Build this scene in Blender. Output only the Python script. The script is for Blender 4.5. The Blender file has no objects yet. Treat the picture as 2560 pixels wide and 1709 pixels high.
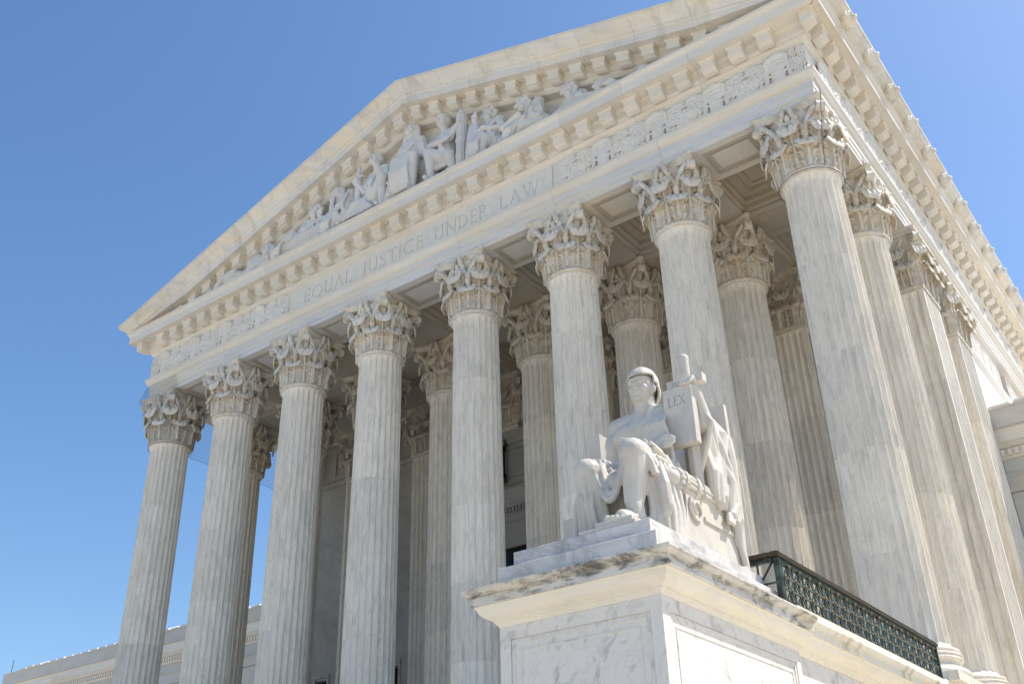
import bpy, bmesh, math, random
from mathutils import Vector, Matrix, Euler, noise as mnoise
random.seed(7)
pi = math.pi
SC = bpy.context.scene
COL = SC.collection

# ------------------------------------------------------------------ camera, sky, sun, exposure
def cam_matrix(yaw, pitch, roll, loc):
    f = Vector((math.sin(yaw)*math.cos(pitch), math.cos(yaw)*math.cos(pitch), math.sin(pitch)))
    r = Vector((math.cos(yaw), -math.sin(yaw), 0)); u = r.cross(f)
    r2 = math.cos(roll)*r + math.sin(roll)*u; u2 = -math.sin(roll)*r + math.cos(roll)*u
    m = Matrix((r2, u2, -f)).transposed().to_4x4(); m.translation = loc
    return m
cd = bpy.data.cameras.new('camera'); cam = bpy.data.objects.new('camera', cd); COL.objects.link(cam)
cd.sensor_width = 36.0; cd.lens = 36.13; cd.clip_start = 0.1; cd.clip_end = 3000
cam.matrix_world = cam_matrix(math.radians(-35.6986), math.radians(29.5665), math.radians(-1.7462), Vector((35.114, -23.8465, 1.7)))
SC.camera = cam

SUN = Vector((1.0, 0.84, 1.84)).normalized()
w = bpy.data.worlds.new('World'); SC.world = w; w.use_nodes = True
nt = w.node_tree; nt.nodes.clear()
sky = nt.nodes.new('ShaderNodeTexSky'); sky.sky_type = 'NISHITA'; sky.sun_disc = False
sky.sun_elevation = math.asin(SUN.z); sky.sun_rotation = math.atan2(SUN.x, SUN.y)
sky.altitude = 0; sky.air_density = 1.1; sky.dust_density = 1.1; sky.ozone_density = 4.0
bg = nt.nodes.new('ShaderNodeBackground'); bg.inputs[1].default_value = 0.142
wo = nt.nodes.new('ShaderNodeOutputWorld')
hs = nt.nodes.new('ShaderNodeHueSaturation'); hs.inputs['Saturation'].default_value = 1.12
nt.links.new(sky.outputs[0], hs.inputs['Color']); nt.links.new(hs.outputs[0], bg.inputs[0]); nt.links.new(bg.outputs[0], wo.inputs[0])
sd = bpy.data.lights.new('sun', 'SUN'); sd.energy = 4.0; sd.angle = math.radians(0.55); sd.color = (1.0, 0.92, 0.80)
sun = bpy.data.objects.new('sun', sd); COL.objects.link(sun)
sun.rotation_euler = (-SUN).to_track_quat('-Z', 'Y').to_euler(); sun.location = (60, 30, 80)
SC.view_settings.view_transform = 'Standard'; SC.view_settings.look = 'None'
SC.view_settings.exposure = 0.42; SC.view_settings.gamma = 1.0; SC.view_settings.use_curve_mapping = False
SC.render.engine = 'CYCLES'
SC.cycles.max_bounces = 8; SC.cycles.diffuse_bounces = 5; SC.cycles.transparent_max_bounces = 16

# ------------------------------------------------------------------ materials
def new_mat(name):
    m = bpy.data.materials.new(name); m.use_nodes = True
    n = m.node_tree.nodes; b = n['Principled BSDF']
    return m, n, m.node_tree.links, b
def marble(name, base, vein, cream, scale=(1, 1, 1), rot=(0, 0, 0), vscale=1.2, vein_amt=0.6, cream_amt=0.35,
           rough=0.55, stain=None, stain_amt=0.0, stain_scale=(1, 1, 1), tint=0.10, bump=0.25, thin=0.0, seedvar=True, lo=.42, hi=.72, slo=.5):
    m, n, l, b = new_mat(name)
    geo = n.new('ShaderNodeNewGeometry'); oi = n.new('ShaderNodeObjectInfo')
    off = n.new('ShaderNodeVectorMath'); off.operation = 'SCALE'; off.inputs[0].default_value = (17, 31, 23)
    l.new(oi.outputs['Random'], off.inputs['Scale'])
    add = n.new('ShaderNodeVectorMath'); add.operation = 'ADD'
    l.new(geo.outputs['Position'], add.inputs[0])
    if seedvar: l.new(off.outputs[0], add.inputs[1])
    mp = n.new('ShaderNodeMapping'); mp.vector_type = 'TEXTURE'; mp.inputs['Scale'].default_value = tuple(1/q for q in scale); mp.inputs['Rotation'].default_value = rot
    l.new(add.outputs[0], mp.inputs[0])
    def nz(sc, det=6, rough_=.6, dist=0.0, vec=mp):
        t = n.new('ShaderNodeTexNoise'); t.inputs['Scale'].default_value = sc; t.inputs['Detail'].default_value = det
        t.inputs['Roughness'].default_value = rough_; t.inputs['Distortion'].default_value = dist
        l.new(vec.outputs[0], t.inputs['Vector']); return t
    def ramp(src, p0, c0, p1, c1):
        r = n.new('ShaderNodeValToRGB'); e = r.color_ramp.elements
        e[0].position = p0; e[0].color = (*c0, 1); e[1].position = p1; e[1].color = (*c1, 1)
        l.new(src, r.inputs[0]); return r
    def mix(fac, a, c, typ='MIX'):
        x = n.new('ShaderNodeMix'); x.data_type = 'RGBA'; x.blend_type = typ
        if isinstance(fac, float): x.inputs[0].default_value = fac
        else: l.new(fac, x.inputs[0])
        for s, v in ((x.inputs[6], a), (x.inputs[7], c)):
            if isinstance(v, tuple): s.default_value = (*v, 1)
            else: l.new(v, s)
        return x.outputs[2]
    n1 = nz(vscale, 8, .62, .6)
    f1 = ramp(n1.outputs[0], lo, (0, 0, 0), hi, (vein_amt,)*3)
    c = mix(f1.outputs[0], base, vein)
    n2 = nz(vscale*.55, 4, .5, .3)
    f2 = ramp(n2.outputs[0], .45, (0, 0, 0), .7, (cream_amt,)*3)
    c = mix(f2.outputs[0], c, cream)
    if thin > 0:
        n3 = nz(vscale*.8, 6, .55, 1.2)
        sb = n.new('ShaderNodeMath'); sb.operation = 'SUBTRACT'; l.new(n3.outputs[0], sb.inputs[0]); sb.inputs[1].default_value = .5
        ab = n.new('ShaderNodeMath'); ab.operation = 'ABSOLUTE'; l.new(sb.outputs[0], ab.inputs[0])
        f3 = ramp(ab.outputs[0], 0.0, (thin,)*3, .03, (0, 0, 0))
        c = mix(f3.outputs[0], c, tuple(v*.72 for v in vein))
    # per-block tint
    rr = ramp(oi.outputs['Random'], 0, (1-tint,)*3, 1, (1+tint*.35, 1+tint*.3, 1+tint*.15))
    c = mix(1.0, c, rr.outputs[0], 'MULTIPLY')
    if stain:
        mp2 = n.new('ShaderNodeMapping'); mp2.inputs['Scale'].default_value = stain_scale
        l.new(geo.outputs['Position'], mp2.inputs[0])
        ns = nz(1.0, 7, .68, .4, mp2)
        f4 = ramp(ns.outputs[0], slo, (0, 0, 0), slo+.16, (stain_amt,)*3)
        c = mix(f4.outputs[0], c, stain)
    l.new(c, b.inputs['Base Color'])
    b.inputs['Roughness'].default_value = rough
    b.inputs['Specular IOR Level'].default_value = .3
    nb = nz(14, 6, .7, 0, add)
    bp = n.new('ShaderNodeBump'); bp.inputs['Strength'].default_value = bump; bp.inputs['Distance'].default_value = .02
    l.new(nb.outputs[0], bp.inputs['Height']); l.new(bp.outputs[0], b.inputs['Normal'])
    return m
M = {}
M['shaft'] = marble('shaft_marble', (.885, .825, .72), (.43, .415, .38), (.78, .70, .55), scale=(3.2, 3.2, .42), rot=(.05, .07, 0), vscale=2.0, vein_amt=.52, cream_amt=.34, tint=.10, thin=.22, lo=.46, hi=.70)
M['fascia'] = marble('shade_grey_fascia_marble', (.70, .69, .665), (.50, .51, .535), (.80, .70, .50), scale=(.30, .30, 2.6), rot=(0, .06, 0), vscale=1.5, vein_amt=.6, cream_amt=.6, tint=.07)  # bluish-grey streaked stone; the fascia's cool shade is put into this colour too
M['ent'] = marble('entablature_marble', (.82, .765, .675), (.56, .575, .61), (.86, .72, .48), scale=(.4, .4, 2.4), rot=(0, .35, 0), vscale=1.5, vein_amt=.62, cream_amt=.55, tint=.08, stain=(.47, .45, .34), stain_amt=.5, stain_scale=(1.3, 1.3, .45))
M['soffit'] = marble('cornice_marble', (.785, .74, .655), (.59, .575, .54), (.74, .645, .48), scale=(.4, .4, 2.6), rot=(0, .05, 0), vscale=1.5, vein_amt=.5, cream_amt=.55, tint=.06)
M['side'] = marble('cyma_marble', (.78, .74, .655), (.52, .52, .53), (.78, .65, .43), scale=(1, 1, 1), vscale=.9, vein_amt=.55, cream_amt=.55, tint=.1, stain=(.30, .28, .21), stain_amt=.3, stain_scale=(1.5, 1.5, .5))
M['cap'] = marble('capital_marble', (.78, .73, .635), (.50, .48, .44), (.68, .54, .34), scale=(1.6, 1.6, 1.0), vscale=2.2, vein_amt=.6, cream_amt=.55, tint=.06, stain=(.26, .215, .15), stain_amt=.42, stain_scale=(7, 7, 5), bump=.5)
M['relief'] = marble('relief_marble', (.76, .73, .665), (.52, .51, .49), (.80, .71, .54), vscale=1.6, vein_amt=.4, cream_amt=.35, tint=.04, bump=.4)
M['figure'] = marble('sculpture_marble', (.74, .725, .69), (.50, .51, .53), (.72, .63, .46), vscale=1.3, vein_amt=.5, cream_amt=.4, tint=.06, bump=.4)
M['statue'] = marble('statue_marble', (.655, .615, .545), (.42, .40, .37), (.60, .535, .42), vscale=1.6, vein_amt=.4, cream_amt=.45, tint=.02, bump=.35, stain=(.30, .285, .26), stain_amt=.28, stain_scale=(2.6, 2.6, 1.2))
M['ped'] = marble('pedestal_marble', (.76, .735, .685), (.33, .325, .32), (.80, .74, .63), scale=(2.3, 2.3, .75), rot=(.55, .65, 0), vscale=1.9, vein_amt=.62, cream_amt=.2, tint=.03, thin=.14, lo=.55, hi=.68)
M['pedcap'] = marble('pedestal_cornice_marble', (.86, .81, .69), (.62, .61, .57), (.84, .72, .50), scale=(.5, .5, 1.6), vscale=1.0, vein_amt=.35, cream_amt=.55, tint=.04, thin=.12)
M['stain'] = marble('weathered_cap_marble', (.74, .71, .64), (.36, .36, .34), (.66, .56, .38), vscale=1.2, vein_amt=.5, cream_amt=.4, tint=.03, stain=(.06, .055, .045), stain_amt=.86, stain_scale=(2.2, 2.2, 6), bump=.5, slo=.475)
M['copem'] = marble('streaked_coping_marble', (.80, .765, .68), (.58, .57, .52), (.78, .68, .48), scale=(.5, .5, 1.6), vscale=1.0, vein_amt=.35, cream_amt=.5, tint=.04, stain=(.36, .32, .17), stain_amt=.75, stain_scale=(1.2, 2.2, .35))
M['stepm'] = marble('base_step_marble', (.70, .685, .655), (.34, .34, .35), (.64, .60, .52), scale=(.8, .8, 2), rot=(0, .25, 0), vscale=1.3, vein_amt=.65, cream_amt=.2, tint=.03, thin=.3, stain=(.2, .2, .2), stain_amt=.45, stain_scale=(2.6, 2.6, 1.0))
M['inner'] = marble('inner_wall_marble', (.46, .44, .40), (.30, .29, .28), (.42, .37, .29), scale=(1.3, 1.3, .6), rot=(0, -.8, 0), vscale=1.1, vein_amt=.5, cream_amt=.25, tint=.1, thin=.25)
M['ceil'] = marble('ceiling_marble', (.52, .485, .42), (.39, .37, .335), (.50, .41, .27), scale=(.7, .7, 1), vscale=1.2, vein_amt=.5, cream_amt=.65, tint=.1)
M['white'] = marble('plain_white_marble', (.86, .83, .78), (.72, .70, .68), (.82, .75, .63), vscale=.6, vein_amt=.25, cream_amt=.25, tint=.04)
M['wing'] = marble('wing_marble', (.57, .555, .515), (.42, .42, .43), (.66, .56, .39), scale=(.5, .5, 1.8), vscale=.9, vein_amt=.6, cream_amt=.45, tint=.07)
M['ground'] = marble('plaza_paving', (.62, .555, .455), (.52, .47, .40), (.60, .53, .41), vscale=.5, vein_amt=.4, cream_amt=.3, tint=0, seedvar=False)

def simple(name, color, rough=.5, metal=0.0, nscale=8, c2=None, amt=.6, bump=.2):
    m, n, l, b = new_mat(name)
    geo = n.new('ShaderNodeNewGeometry')
    t = n.new('ShaderNodeTexNoise'); t.inputs['Scale'].default_value = nscale; t.inputs['Detail'].default_value = 6
    l.new(geo.outputs['Position'], t.inputs['Vector'])
    r = n.new('ShaderNodeValToRGB'); e = r.color_ramp.elements
    e[0].position = .4; e[0].color = (*color, 1); e[1].position = .68
    c2 = c2 or tuple(v*.7 for v in color)
    e[1].color = (*[a*(1-amt)+c*amt for a, c in zip(color, c2)], 1)
    l.new(t.outputs[0], r.inputs[0]); l.new(r.outputs[0], b.inputs['Base Color'])
    b.inputs['Roughness'].default_value = rough; b.inputs['Metallic'].default_value = metal
    bp = n.new('ShaderNodeBump'); bp.inputs['Strength'].default_value = bump; bp.inputs['Distance'].default_value = .01
    l.new(t.outputs[0], bp.inputs['Height']); l.new(bp.outputs[0], b.inputs['Normal'])
    return m
M['bronze'] = simple('dark_bronze', (.028, .036, .034), .45, .55, 9, (.10, .17, .15), .8)
M['verdigris'] = simple('verdigris_bronze', (.12, .17, .16), .55, .3, 12, (.05, .07, .065), .8)
M['railcap'] = simple('brown_bronze', (.075, .06, .035), .4, .55, 6, (.04, .04, .035), .7)
M['rosette'] = simple('old_brass', (.24, .17, .07), .5, .45, 20, (.10, .09, .06), .8)
M['iron'] = simple('black_iron', (.012, .012, .014), .5, .4, 10)
M['cord'] = simple('dark_cord', (.05, .05, .055), .8, 0, 10)
M['glass'] = simple('dark_window_glass', (.006, .006, .007), .12, 0, 3, bump=0)
M['grille'] = simple('grey_grille_metal', (.16, .18, .21), .45, .4, 14)
M['tile'] = marble('roof_tile_marble', (.74, .72, .68), (.6, .6, .58), (.7, .66, .58), vscale=1, vein_amt=.2, cream_amt=.2, tint=.08)
def net_mat():
    m, n, l, b = new_mat('fine_bird_netting')
    out = n['Material Output']; n.remove(b)
    d = n.new('ShaderNodeBsdfDiffuse'); d.inputs[0].default_value = (.06, .07, .10, 1)
    t = n.new('ShaderNodeBsdfTransparent'); t.inputs[0].default_value = (1, 1, 1, 1)
    mx = n.new('ShaderNodeMixShader'); mx.inputs[0].default_value = .15
    l.new(t.outputs[0], mx.inputs[1]); l.new(d.outputs[0], mx.inputs[2]); l.new(mx.outputs[0], out.inputs[0])
    return m
M['net'] = net_mat()

# ------------------------------------------------------------------ mesh helpers
class MB:
    def __init__(s): s.v = []; s.f = []
    def add(s, vs, fs):
        k = len(s.v); s.v += [tuple(p) for p in vs]; s.f += [tuple(i+k for i in q) for q in fs]; return s
    def box(s, x0, x1, y0, y1, z0, z1):
        return s.add([(x, y, z) for z in (z0, z1) for y in (y0, y1) for x in (x0, x1)],
                     [(0, 2, 3, 1), (4, 5, 7, 6), (0, 1, 5, 4), (2, 6, 7, 3), (0, 4, 6, 2), (1, 3, 7, 5)])
    def obox(s, c, h, R=None):
        vs = []
        for z in (-1, 1):
            for y in (-1, 1):
                for x in (-1, 1):
                    p = Vector((x*h[0], y*h[1], z*h[2]))
                    if R is not None: p = R @ p
                    vs.append(Vector(c)+p)
        return s.add(vs, [(0, 2, 3, 1), (4, 5, 7, 6), (0, 1, 5, 4), (2, 6, 7, 3), (0, 4, 6, 2), (1, 3, 7, 5)])
    def bar(s, a, b, w, t, up=(0, 0, 1)):
        a = Vector(a); b = Vector(b); d = (b-a); L = d.length; d.normalize()
        u = Vector(up); sd_ = d.cross(u)
        if sd_.length < 1e-4: sd_ = d.cross(Vector((1, 0, 0)))
        sd_.normalize(); u = sd_.cross(d)
        vs = [p + sd_*sx*w/2 + u*sz*t/2 for p in (a, b) for sx, sz in ((-1, -1), (1, -1), (1, 1), (-1, 1))]
        return s.add(vs, [(0, 1, 2, 3), (7, 6, 5, 4), (0, 4, 5, 1), (1, 5, 6, 2), (2, 6, 7, 3), (3, 7, 4, 0)])
    def loft(s, rings, close=True, caps=True):
        n = len(rings[0]); k = len(s.v)
        for r in rings: s.v += [tuple(p) for p in r]
        for i in range(len(rings)-1):
            for j in range(n if close else n-1):
                a = k+i*n+j; b_ = k+i*n+(j+1) % n
                s.f.append((a, b_, b_+n, a+n))
        if caps and close:
            s.f.append(tuple(k+j for j in range(n-1, -1, -1))); s.f.append(tuple(k+(len(rings)-1)*n+j for j in range(n)))
        return s
    def lathe(s, prof, n=48, c=(0, 0, 0), caps=True):
        rings = [[(c[0]+r*math.cos(2*pi*j/n), c[1]+r*math.sin(2*pi*j/n), c[2]+z) for j in range(n)] for r, z in prof]
        return s.loft(rings, True, caps)
    def tube(s, pts, rad, n=8):
        pts = [Vector(p) for p in pts]; rings = []
        nrm = None
        for i, p in enumerate(pts):
            d = (pts[min(i+1, len(pts)-1)]-pts[max(i-1, 0)]).normalized()
            if nrm is None:
                nrm = d.orthogonal().normalized()
            else:
                nrm = (nrm - d*nrm.dot(d)).normalized()
            b_ = d.cross(nrm); r = rad[i] if isinstance(rad, (list, tuple)) else rad
            rings.append([p + (nrm*math.cos(2*pi*j/n)+b_*math.sin(2*pi*j/n))*r for j in range(n)])
        return s.loft(rings)
    def ell(s, c, r, R=None, nu=12, nv=8):
        c = Vector(c); r = (r, r, r) if not isinstance(r, (tuple, list)) else r
        vs = []; fs = []
        def P(x, y, z):
            p = Vector((x*r[0], y*r[1], z*r[2]))
            if R is not None: p = R @ p
            return c+p
        vs.append(P(0, 0, -1))
        for i in range(1, nv):
            a = -pi/2+pi*i/nv
            for j in range(nu):
                b_ = 2*pi*j/nu; vs.append(P(math.cos(a)*math.cos(b_), math.cos(a)*math.sin(b_), math.sin(a)))
        vs.append(P(0, 0, 1))
        for j in range(nu): fs.append((0, 1+(j+1) % nu, 1+j))
        for i in range(nv-2):
            for j in range(nu):
                a = 1+i*nu+j; b_ = 1+i*nu+(j+1) % nu; fs.append((a, b_, b_+nu, a+nu))
        t = len(vs)-1
        for j in range(nu): fs.append((t, 1+(nv-2)*nu+j, 1+(nv-2)*nu+(j+1) % nu))
        return s.add(vs, fs)
    def cap(s, a, ra, b, rb, n=12):
        a = Vector(a); b = Vector(b); d = b-a; L = d.length
        if L < 1e-5: return s.ell(a, ra)
        d.normalize(); pts = []; rad = []
        for k in range(4):
            t = pi/2*(k+.25)/4.25; pts.append(a-d*ra*math.cos(t)); rad.append(ra*math.sin(t))
        pts.append(a); rad.append(ra); pts.append(b); rad.append(rb)
        for k in range(3, -1, -1):
            t = pi/2*(k+.25)/4.25; pts.append(b+d*rb*math.cos(t)); rad.append(rb*math.sin(t))
        return s.tube(pts, rad, n)
    def mesh(s, name, smooth=False, recalc=True):
        me = bpy.data.meshes.new(name); me.from_pydata(s.v, [], s.f)
        if recalc:
            bm = bmesh.new(); bm.from_mesh(me); bmesh.ops.recalc_face_normals(bm, faces=bm.faces); bm.to_mesh(me); bm.free()
        if smooth:
            me.polygons.foreach_set('use_smooth', [True]*len(me.polygons))
        me.update(); return me

def put(name, me, mat, parent=None, loc=None, rotz=0, kind=None, smooth_angle=None):
    if isinstance(me, MB): me = me.mesh(name)
    if not me.materials: me.materials.append(mat)
    o = bpy.data.objects.new(name, me); COL.objects.link(o)
    if parent is not None: o.parent = parent
    if loc is not None: o.location = loc
    if rotz: o.rotation_euler = (0, 0, rotz)
    if kind: o['kind'] = kind
    return o
def empty(name, loc=(0, 0, 0)):
    o = bpy.data.objects.new(name, None); COL.objects.link(o); o.location = loc; o.empty_display_size = .3
    return o
def tag(o, label, cat, group=None):
    o['label'] = label; o['category'] = cat
    if group: o['group'] = group
    return o
def smooth_by_angle(me, ang=40):
    me.polygons.foreach_set('use_smooth', [True]*len(me.polygons))
    try: me.set_sharp_from_angle(angle=math.radians(ang))
    except Exception: pass
    return me
def bake(me, mods, name):
    o = bpy.data.objects.new('tmp_shape', me); COL.objects.link(o)
    for typ, kw in mods:
        md = o.modifiers.new(typ, typ)
        for k, v in kw.items(): setattr(md, k, v)
    dg = bpy.context.evaluated_depsgraph_get(); dg.update()
    r = bpy.data.meshes.new_from_object(o.evaluated_get(dg)); r.name = name
    bpy.data.objects.remove(o); return r
def sculpt(mb, name, voxel, smooth=3, fac=.5):
    me = bake(mb.mesh(name+'_raw'), [('REMESH', dict(mode='VOXEL', voxel_size=voxel, use_smooth_shade=True)),
              ('SMOOTH', dict(factor=fac, iterations=smooth))], name)
    me.materials.clear()
    me.polygons.foreach_set('use_smooth', [True]*len(me.polygons))
    return me

# ------------------------------------------------------------------ overall dimensions (metres)
XC = [0.0, 4.066, 8.066, 12.066, 16.484, 20.484, 24.484, 28.55]
XR = XC[-1]; XM = XR/2
Y2, YP = 3.96, 8.25            # second row, pier axis
ZF = 5.80                      # portico floor
ZN = 19.70                     # top of astragal
ZS = 21.85                     # architrave soffit
HA = .88                       # half width of beams
YB = 7.60                      # porch back wall face
YEND = 34.0
SL = .308; ZAP = 30.47
def T(x): return ZAP - SL*abs(x-XM)

G = .004
def ext_front(mb, prof, x0, x1, m0=False, m1=False):
    a = [(x0-(o if m0 else -G), -o, z) for o, z in prof]; b = [(x1+(o if m1 else -G), -o, z) for o, z in prof]
    return mb.loft([a, b])
def ext_right(mb, prof, y0, y1, m0=False):
    a = [(XR+o, y0-(o if m0 else -G), z) for o, z in prof]; b = [(XR+o, y1-G, z) for o, z in prof]
    return mb.loft([a, b])
def ext_left(mb, prof, y0, y1, m0=False):
    a = [(-o, y0-(o if m0 else -G), z) for o, z in prof]; b = [(-o, y1-G, z) for o, z in prof]
    return mb.loft([a, b])

# ------------------------------------------------------------------ setting: ground
gb = MB(); gb.add([(-900, -900, 0), (900, -900, 0), (900, 900, 0), (-900, 900, 0)], [(0, 1, 2, 3)])
g = put('ground', gb, M['ground']); g['kind'] = 'structure'

# ------------------------------------------------------------------ the building
B = tag(empty('courthouse', (XM, 0, 0)), 'white marble temple-fronted courthouse with fluted columns and sculpted pediment', 'building')
BL = Vector((-XM, 0, 0))
def part(name, me, mat, parent=None, loc=None, **k):
    """child of the building (or of one of its parts); loc in world axes"""
    o = put(name, me, mat, parent or B, **k)
    if parent is None: o.location = Vector(loc or (0, 0, 0)) + BL
    elif loc is not None: o.location = loc
    return o

# platform and flight of steps
p = MB(); p.box(-1.9, XR+.95, -1.45, 40, .0, ZF-.003); part('platform', p, M['white'])
nst = 34; st = MB().box(0, 1, 0, 1, 0, 1)
for i in range(nst):
    z1 = ZF-.02-(i)*(ZF/nst); s_ = MB().box(2.2, 26.3, -1.46-.34*(i+1), -1.46-.34*i-.004, 0, z1)
    part('step', s_, M['white'])

# ---- columns
NF = 24
def shaft_r(z):
    t = (z-6.62)/(19.6-6.62); t = min(max(t, 0), 1)
    return .845 - .075*t**1.55
def flute_ring(z, depth, dr=0.0):
    R = shaft_r(z)+dr; ring = []
    for k in range(NF):
        a0 = 2*pi*k/NF
        for j, (u, d) in enumerate(((0.0, 0), (.10, 0), (.17, .60), (.32, .92), (.55, 1.0), (.78, .92), (.93, .60))):
            a = a0+2*pi/NF*u; r = R-depth*d
            ring.append((r*math.cos(a), r*math.sin(a), z))
    return ring
def drum_set(JZ):
    out = []; last = len(JZ)-2
    for i in range(len(JZ)-1):
        z0, z1 = JZ[i]+.0012, JZ[i+1]-.0012
        zs = [z0+(z1-z0)*t for t in (0, .012, .5, .988, 1)]
        if i == last: zs = [z0, z0+.03, 17.9, 18.6, 19.28, 19.37, 19.44, z1]
        if i == 0: zs = [z0, z0+.08, 6.74, 6.80, 7.6, z1-.03, z1]
        rings = []
        for z in zs:
            d = .095
            if i == last and z > 19.30: d = .095*max(0, (19.46-z)/.16)
            if i == 0 and z < 6.82: d = .095*max(0, min(1, (z-6.70)/.1))
            dr = -.002 if (z in (zs[0], zs[-1])) else 0
            if i == last and z > 19.36: dr = .05*((z-19.36)/.18)**2
            if i == 0 and z < 6.72: dr = .05*((6.72-z)/.1)**1.5
            rings.append(flute_ring(z, d, dr))
        out.append(smooth_by_angle(MB().loft(rings).mesh('drum'), 38))
    return out
DRUMS = [drum_set(q) for q in ([6.62, 8.75, 11.33, 14.0, 16.86, 19.54], [6.62, 9.6, 12.2, 14.9, 17.5, 19.54], [6.62, 8.2, 10.5, 12.9, 15.5, 17.2, 19.54])]
base = MB(); base.box(-1.16, 1.16, -1.16, 1.16, ZF, 5.99)
def torus_prof(r, z, h, n=8): return [(r-h*.5*(1-math.cos(-pi/2+pi*i/n)) + 0, z+h/2*math.sin(-pi/2+pi*i/n)) for i in range(n+1)]
pf = [(1.0, 5.992)]+torus_prof(1.13, 6.10, .20)+[(1.01, 6.21), (1.01, 6.235), (.955, 6.26), (.93, 6.30), (.94, 6.34), (.985, 6.36)]+torus_prof(1.03, 6.405, .07, 6)+torus_prof(1.03, 6.49, .07, 6)
pf += [(.96, 6.53)]+torus_prof(1.0, 6.58, .10, 6)+[(.90, 6.632), (.86, 6.634), (.5, 6.634)]
base.lathe(pf, 64); base_me = smooth_by_angle(base.mesh('column_base'), 35)

# acanthus leaf as a thin shell: (across, out, up)
def leaf_pts(h, wd, proj, ns=22, nt=14, lobes=4.5):
    key = [(0, 0), (.03, .22), (.06, .44), (.11, .64), (.21, .82), (.38, .94), (.60, 1.0), (.82, .985), (.96, .92), (1.0, .83), (.965, .76)]
    def at(s):
        u = s*(len(key)-1); i = min(int(u), len(key)-2); f = u-i
        p0 = key[max(i-1, 0)]; p1 = key[i]; p2 = key[i+1]; p3 = key[min(i+2, len(key)-1)]
        r = []
        for c in (0, 1):
            a, b_, c_, d = p0[c], p1[c], p2[c], p3[c]
            r.append(.5*(2*b_+(c_-a)*f+(2*a-5*b_+4*c_-d)*f*f+(3*b_-a-3*c_+d)*f**3))
        return r
    rows = []
    for i in range(ns+1):
        s = i/ns; o, z = at(s)
        o2, z2 = at(min(s+.01, 1)); o1, z1 = at(max(s-.01, 0))
        tx, tz = (o2-o1)*proj, (z2-z1)*h; L = math.hypot(tx, tz) or 1
        nx, nz = tz/L, -tx/L
        env = (.76+.24*math.sin(pi/2*min(1, s/.5))) if s < .6 else max(.0, 1-((s-.6)/.43)**3.2)**.5
        lob = abs(math.sin(pi*lobes*s+.35)); half = wd/2*env*((.84+.16*lob) if s < .72 else 1.0)
        row = []
        for j in range(nt+1):
            t = -1+2*j/nt; a = abs(t)
            rel = .040*math.exp(-(t/.16)**2) - .026*math.exp(-((a-.34)/.12)**2) + .020*math.exp(-((a-.58)/.12)**2) - .022*math.exp(-((a-.80)/.08)**2) - .075*a*a*(1.3-s)
            rel += .016*(lob-.5)*a*a*2
            if s < .75 and .60 < a < .86 and lob < .28: rel -= .035
            if s > .70: rel *= max(.15, 1-(s-.70)/.18)
            if s > .8: rel -= .05*(s-.8)*a*a*5*.4
            rel *= wd/.46
            row.append((t*half, o*proj+nx*rel, z*h+nz*rel))
        rows.append(row)
    return rows
def leaf_faces(ns, nt, k):
    return [(k+i*(nt+1)+j, k+i*(nt+1)+j+1, k+(i+1)*(nt+1)+j+1, k+(i+1)*(nt+1)+j) for i in range(ns) for j in range(nt)]
def place_leaf(mb, rows, fn):
    k = len(mb.v); front = [fn(*p) for r in rows for p in r]
    ns, nt = len(rows)-1, len(rows[0])-1
    bm = bmesh.new(); vs = [bm.verts.new(p) for p in front]
    for q in leaf_faces(ns, nt, 0): bm.faces.new([vs[i] for i in q])
    bm.normal_update()
    bmesh.ops.solidify(bm, geom=bm.faces[:], thickness=.042)
    bm.verts.index_update()
    mb.add([v.co[:] for v in bm.verts], [tuple(v.index for v in f.verts) for f in bm.faces]); bm.free()
def leaflets(mb, rows, fn, ns, r):
    """finger lobes running from the midrib out to the leaf edge"""
    n = len(rows)-1; m = len(rows[0])-1
    for i in range(ns):
        s0 = .06+.56*i/max(1, ns-1)
        for sg in (-1, 1):
            p = rows[int(round(s0*n))][int(round(m*(.5+sg*.14)))]; q = rows[min(n, int(round((s0+.075)*n)))][int(round(m*(.5+sg*.33)))]
            e = rows[min(n, int(round((s0+.10)*n)))][int(round(m*(.5+sg*.49)))]
            mb.tube([fn(p[0], p[1]-.002, p[2]), fn(q[0], q[1]+.018, q[2]), fn(e[0]*1.08, e[1]+.012, e[2]+.01)], [r*.42, r*.75, r*.62], 6)
    mid = [rows[int(round(n*t))][m//2] for t in (0, .2, .4, .6, .75)]
    mb.tube([fn(p[0], p[1]+.012, p[2]) for p in mid], [.05, .045, .04, .035, .02], 6)
def ribbon(mb, path, width, thick, fn):
    """rect section swept along path in the (out, up) plane"""
    rings = []
    for i, (o, z) in enumerate(path):
        a = path[max(i-1, 0)]; b_ = path[min(i+1, len(path)-1)]
        d = Vector((b_[0]-a[0], b_[1]-a[1]))
        if d.length < 1e-6: d = Vector((0, 1))
        d.normalize(); nx, nz = -d.y, d.x
        wv = width[i] if isinstance(width, list) else width
        th = thick[i] if isinstance(thick, list) else thick
        rings.append([fn(-wv/2, o+nx*th/2, z+nz*th/2), fn(-wv/2*.72, o+nx*th*.28, z+nz*th*.28), fn(wv/2*.72, o+nx*th*.28, z+nz*th*.28), fn(wv/2, o+nx*th/2, z+nz*th/2), fn(wv/2, o-nx*th/2, z-nz*th/2), fn(-wv/2, o-nx*th/2, z-nz*th/2)])
    mb.loft(rings)
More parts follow.
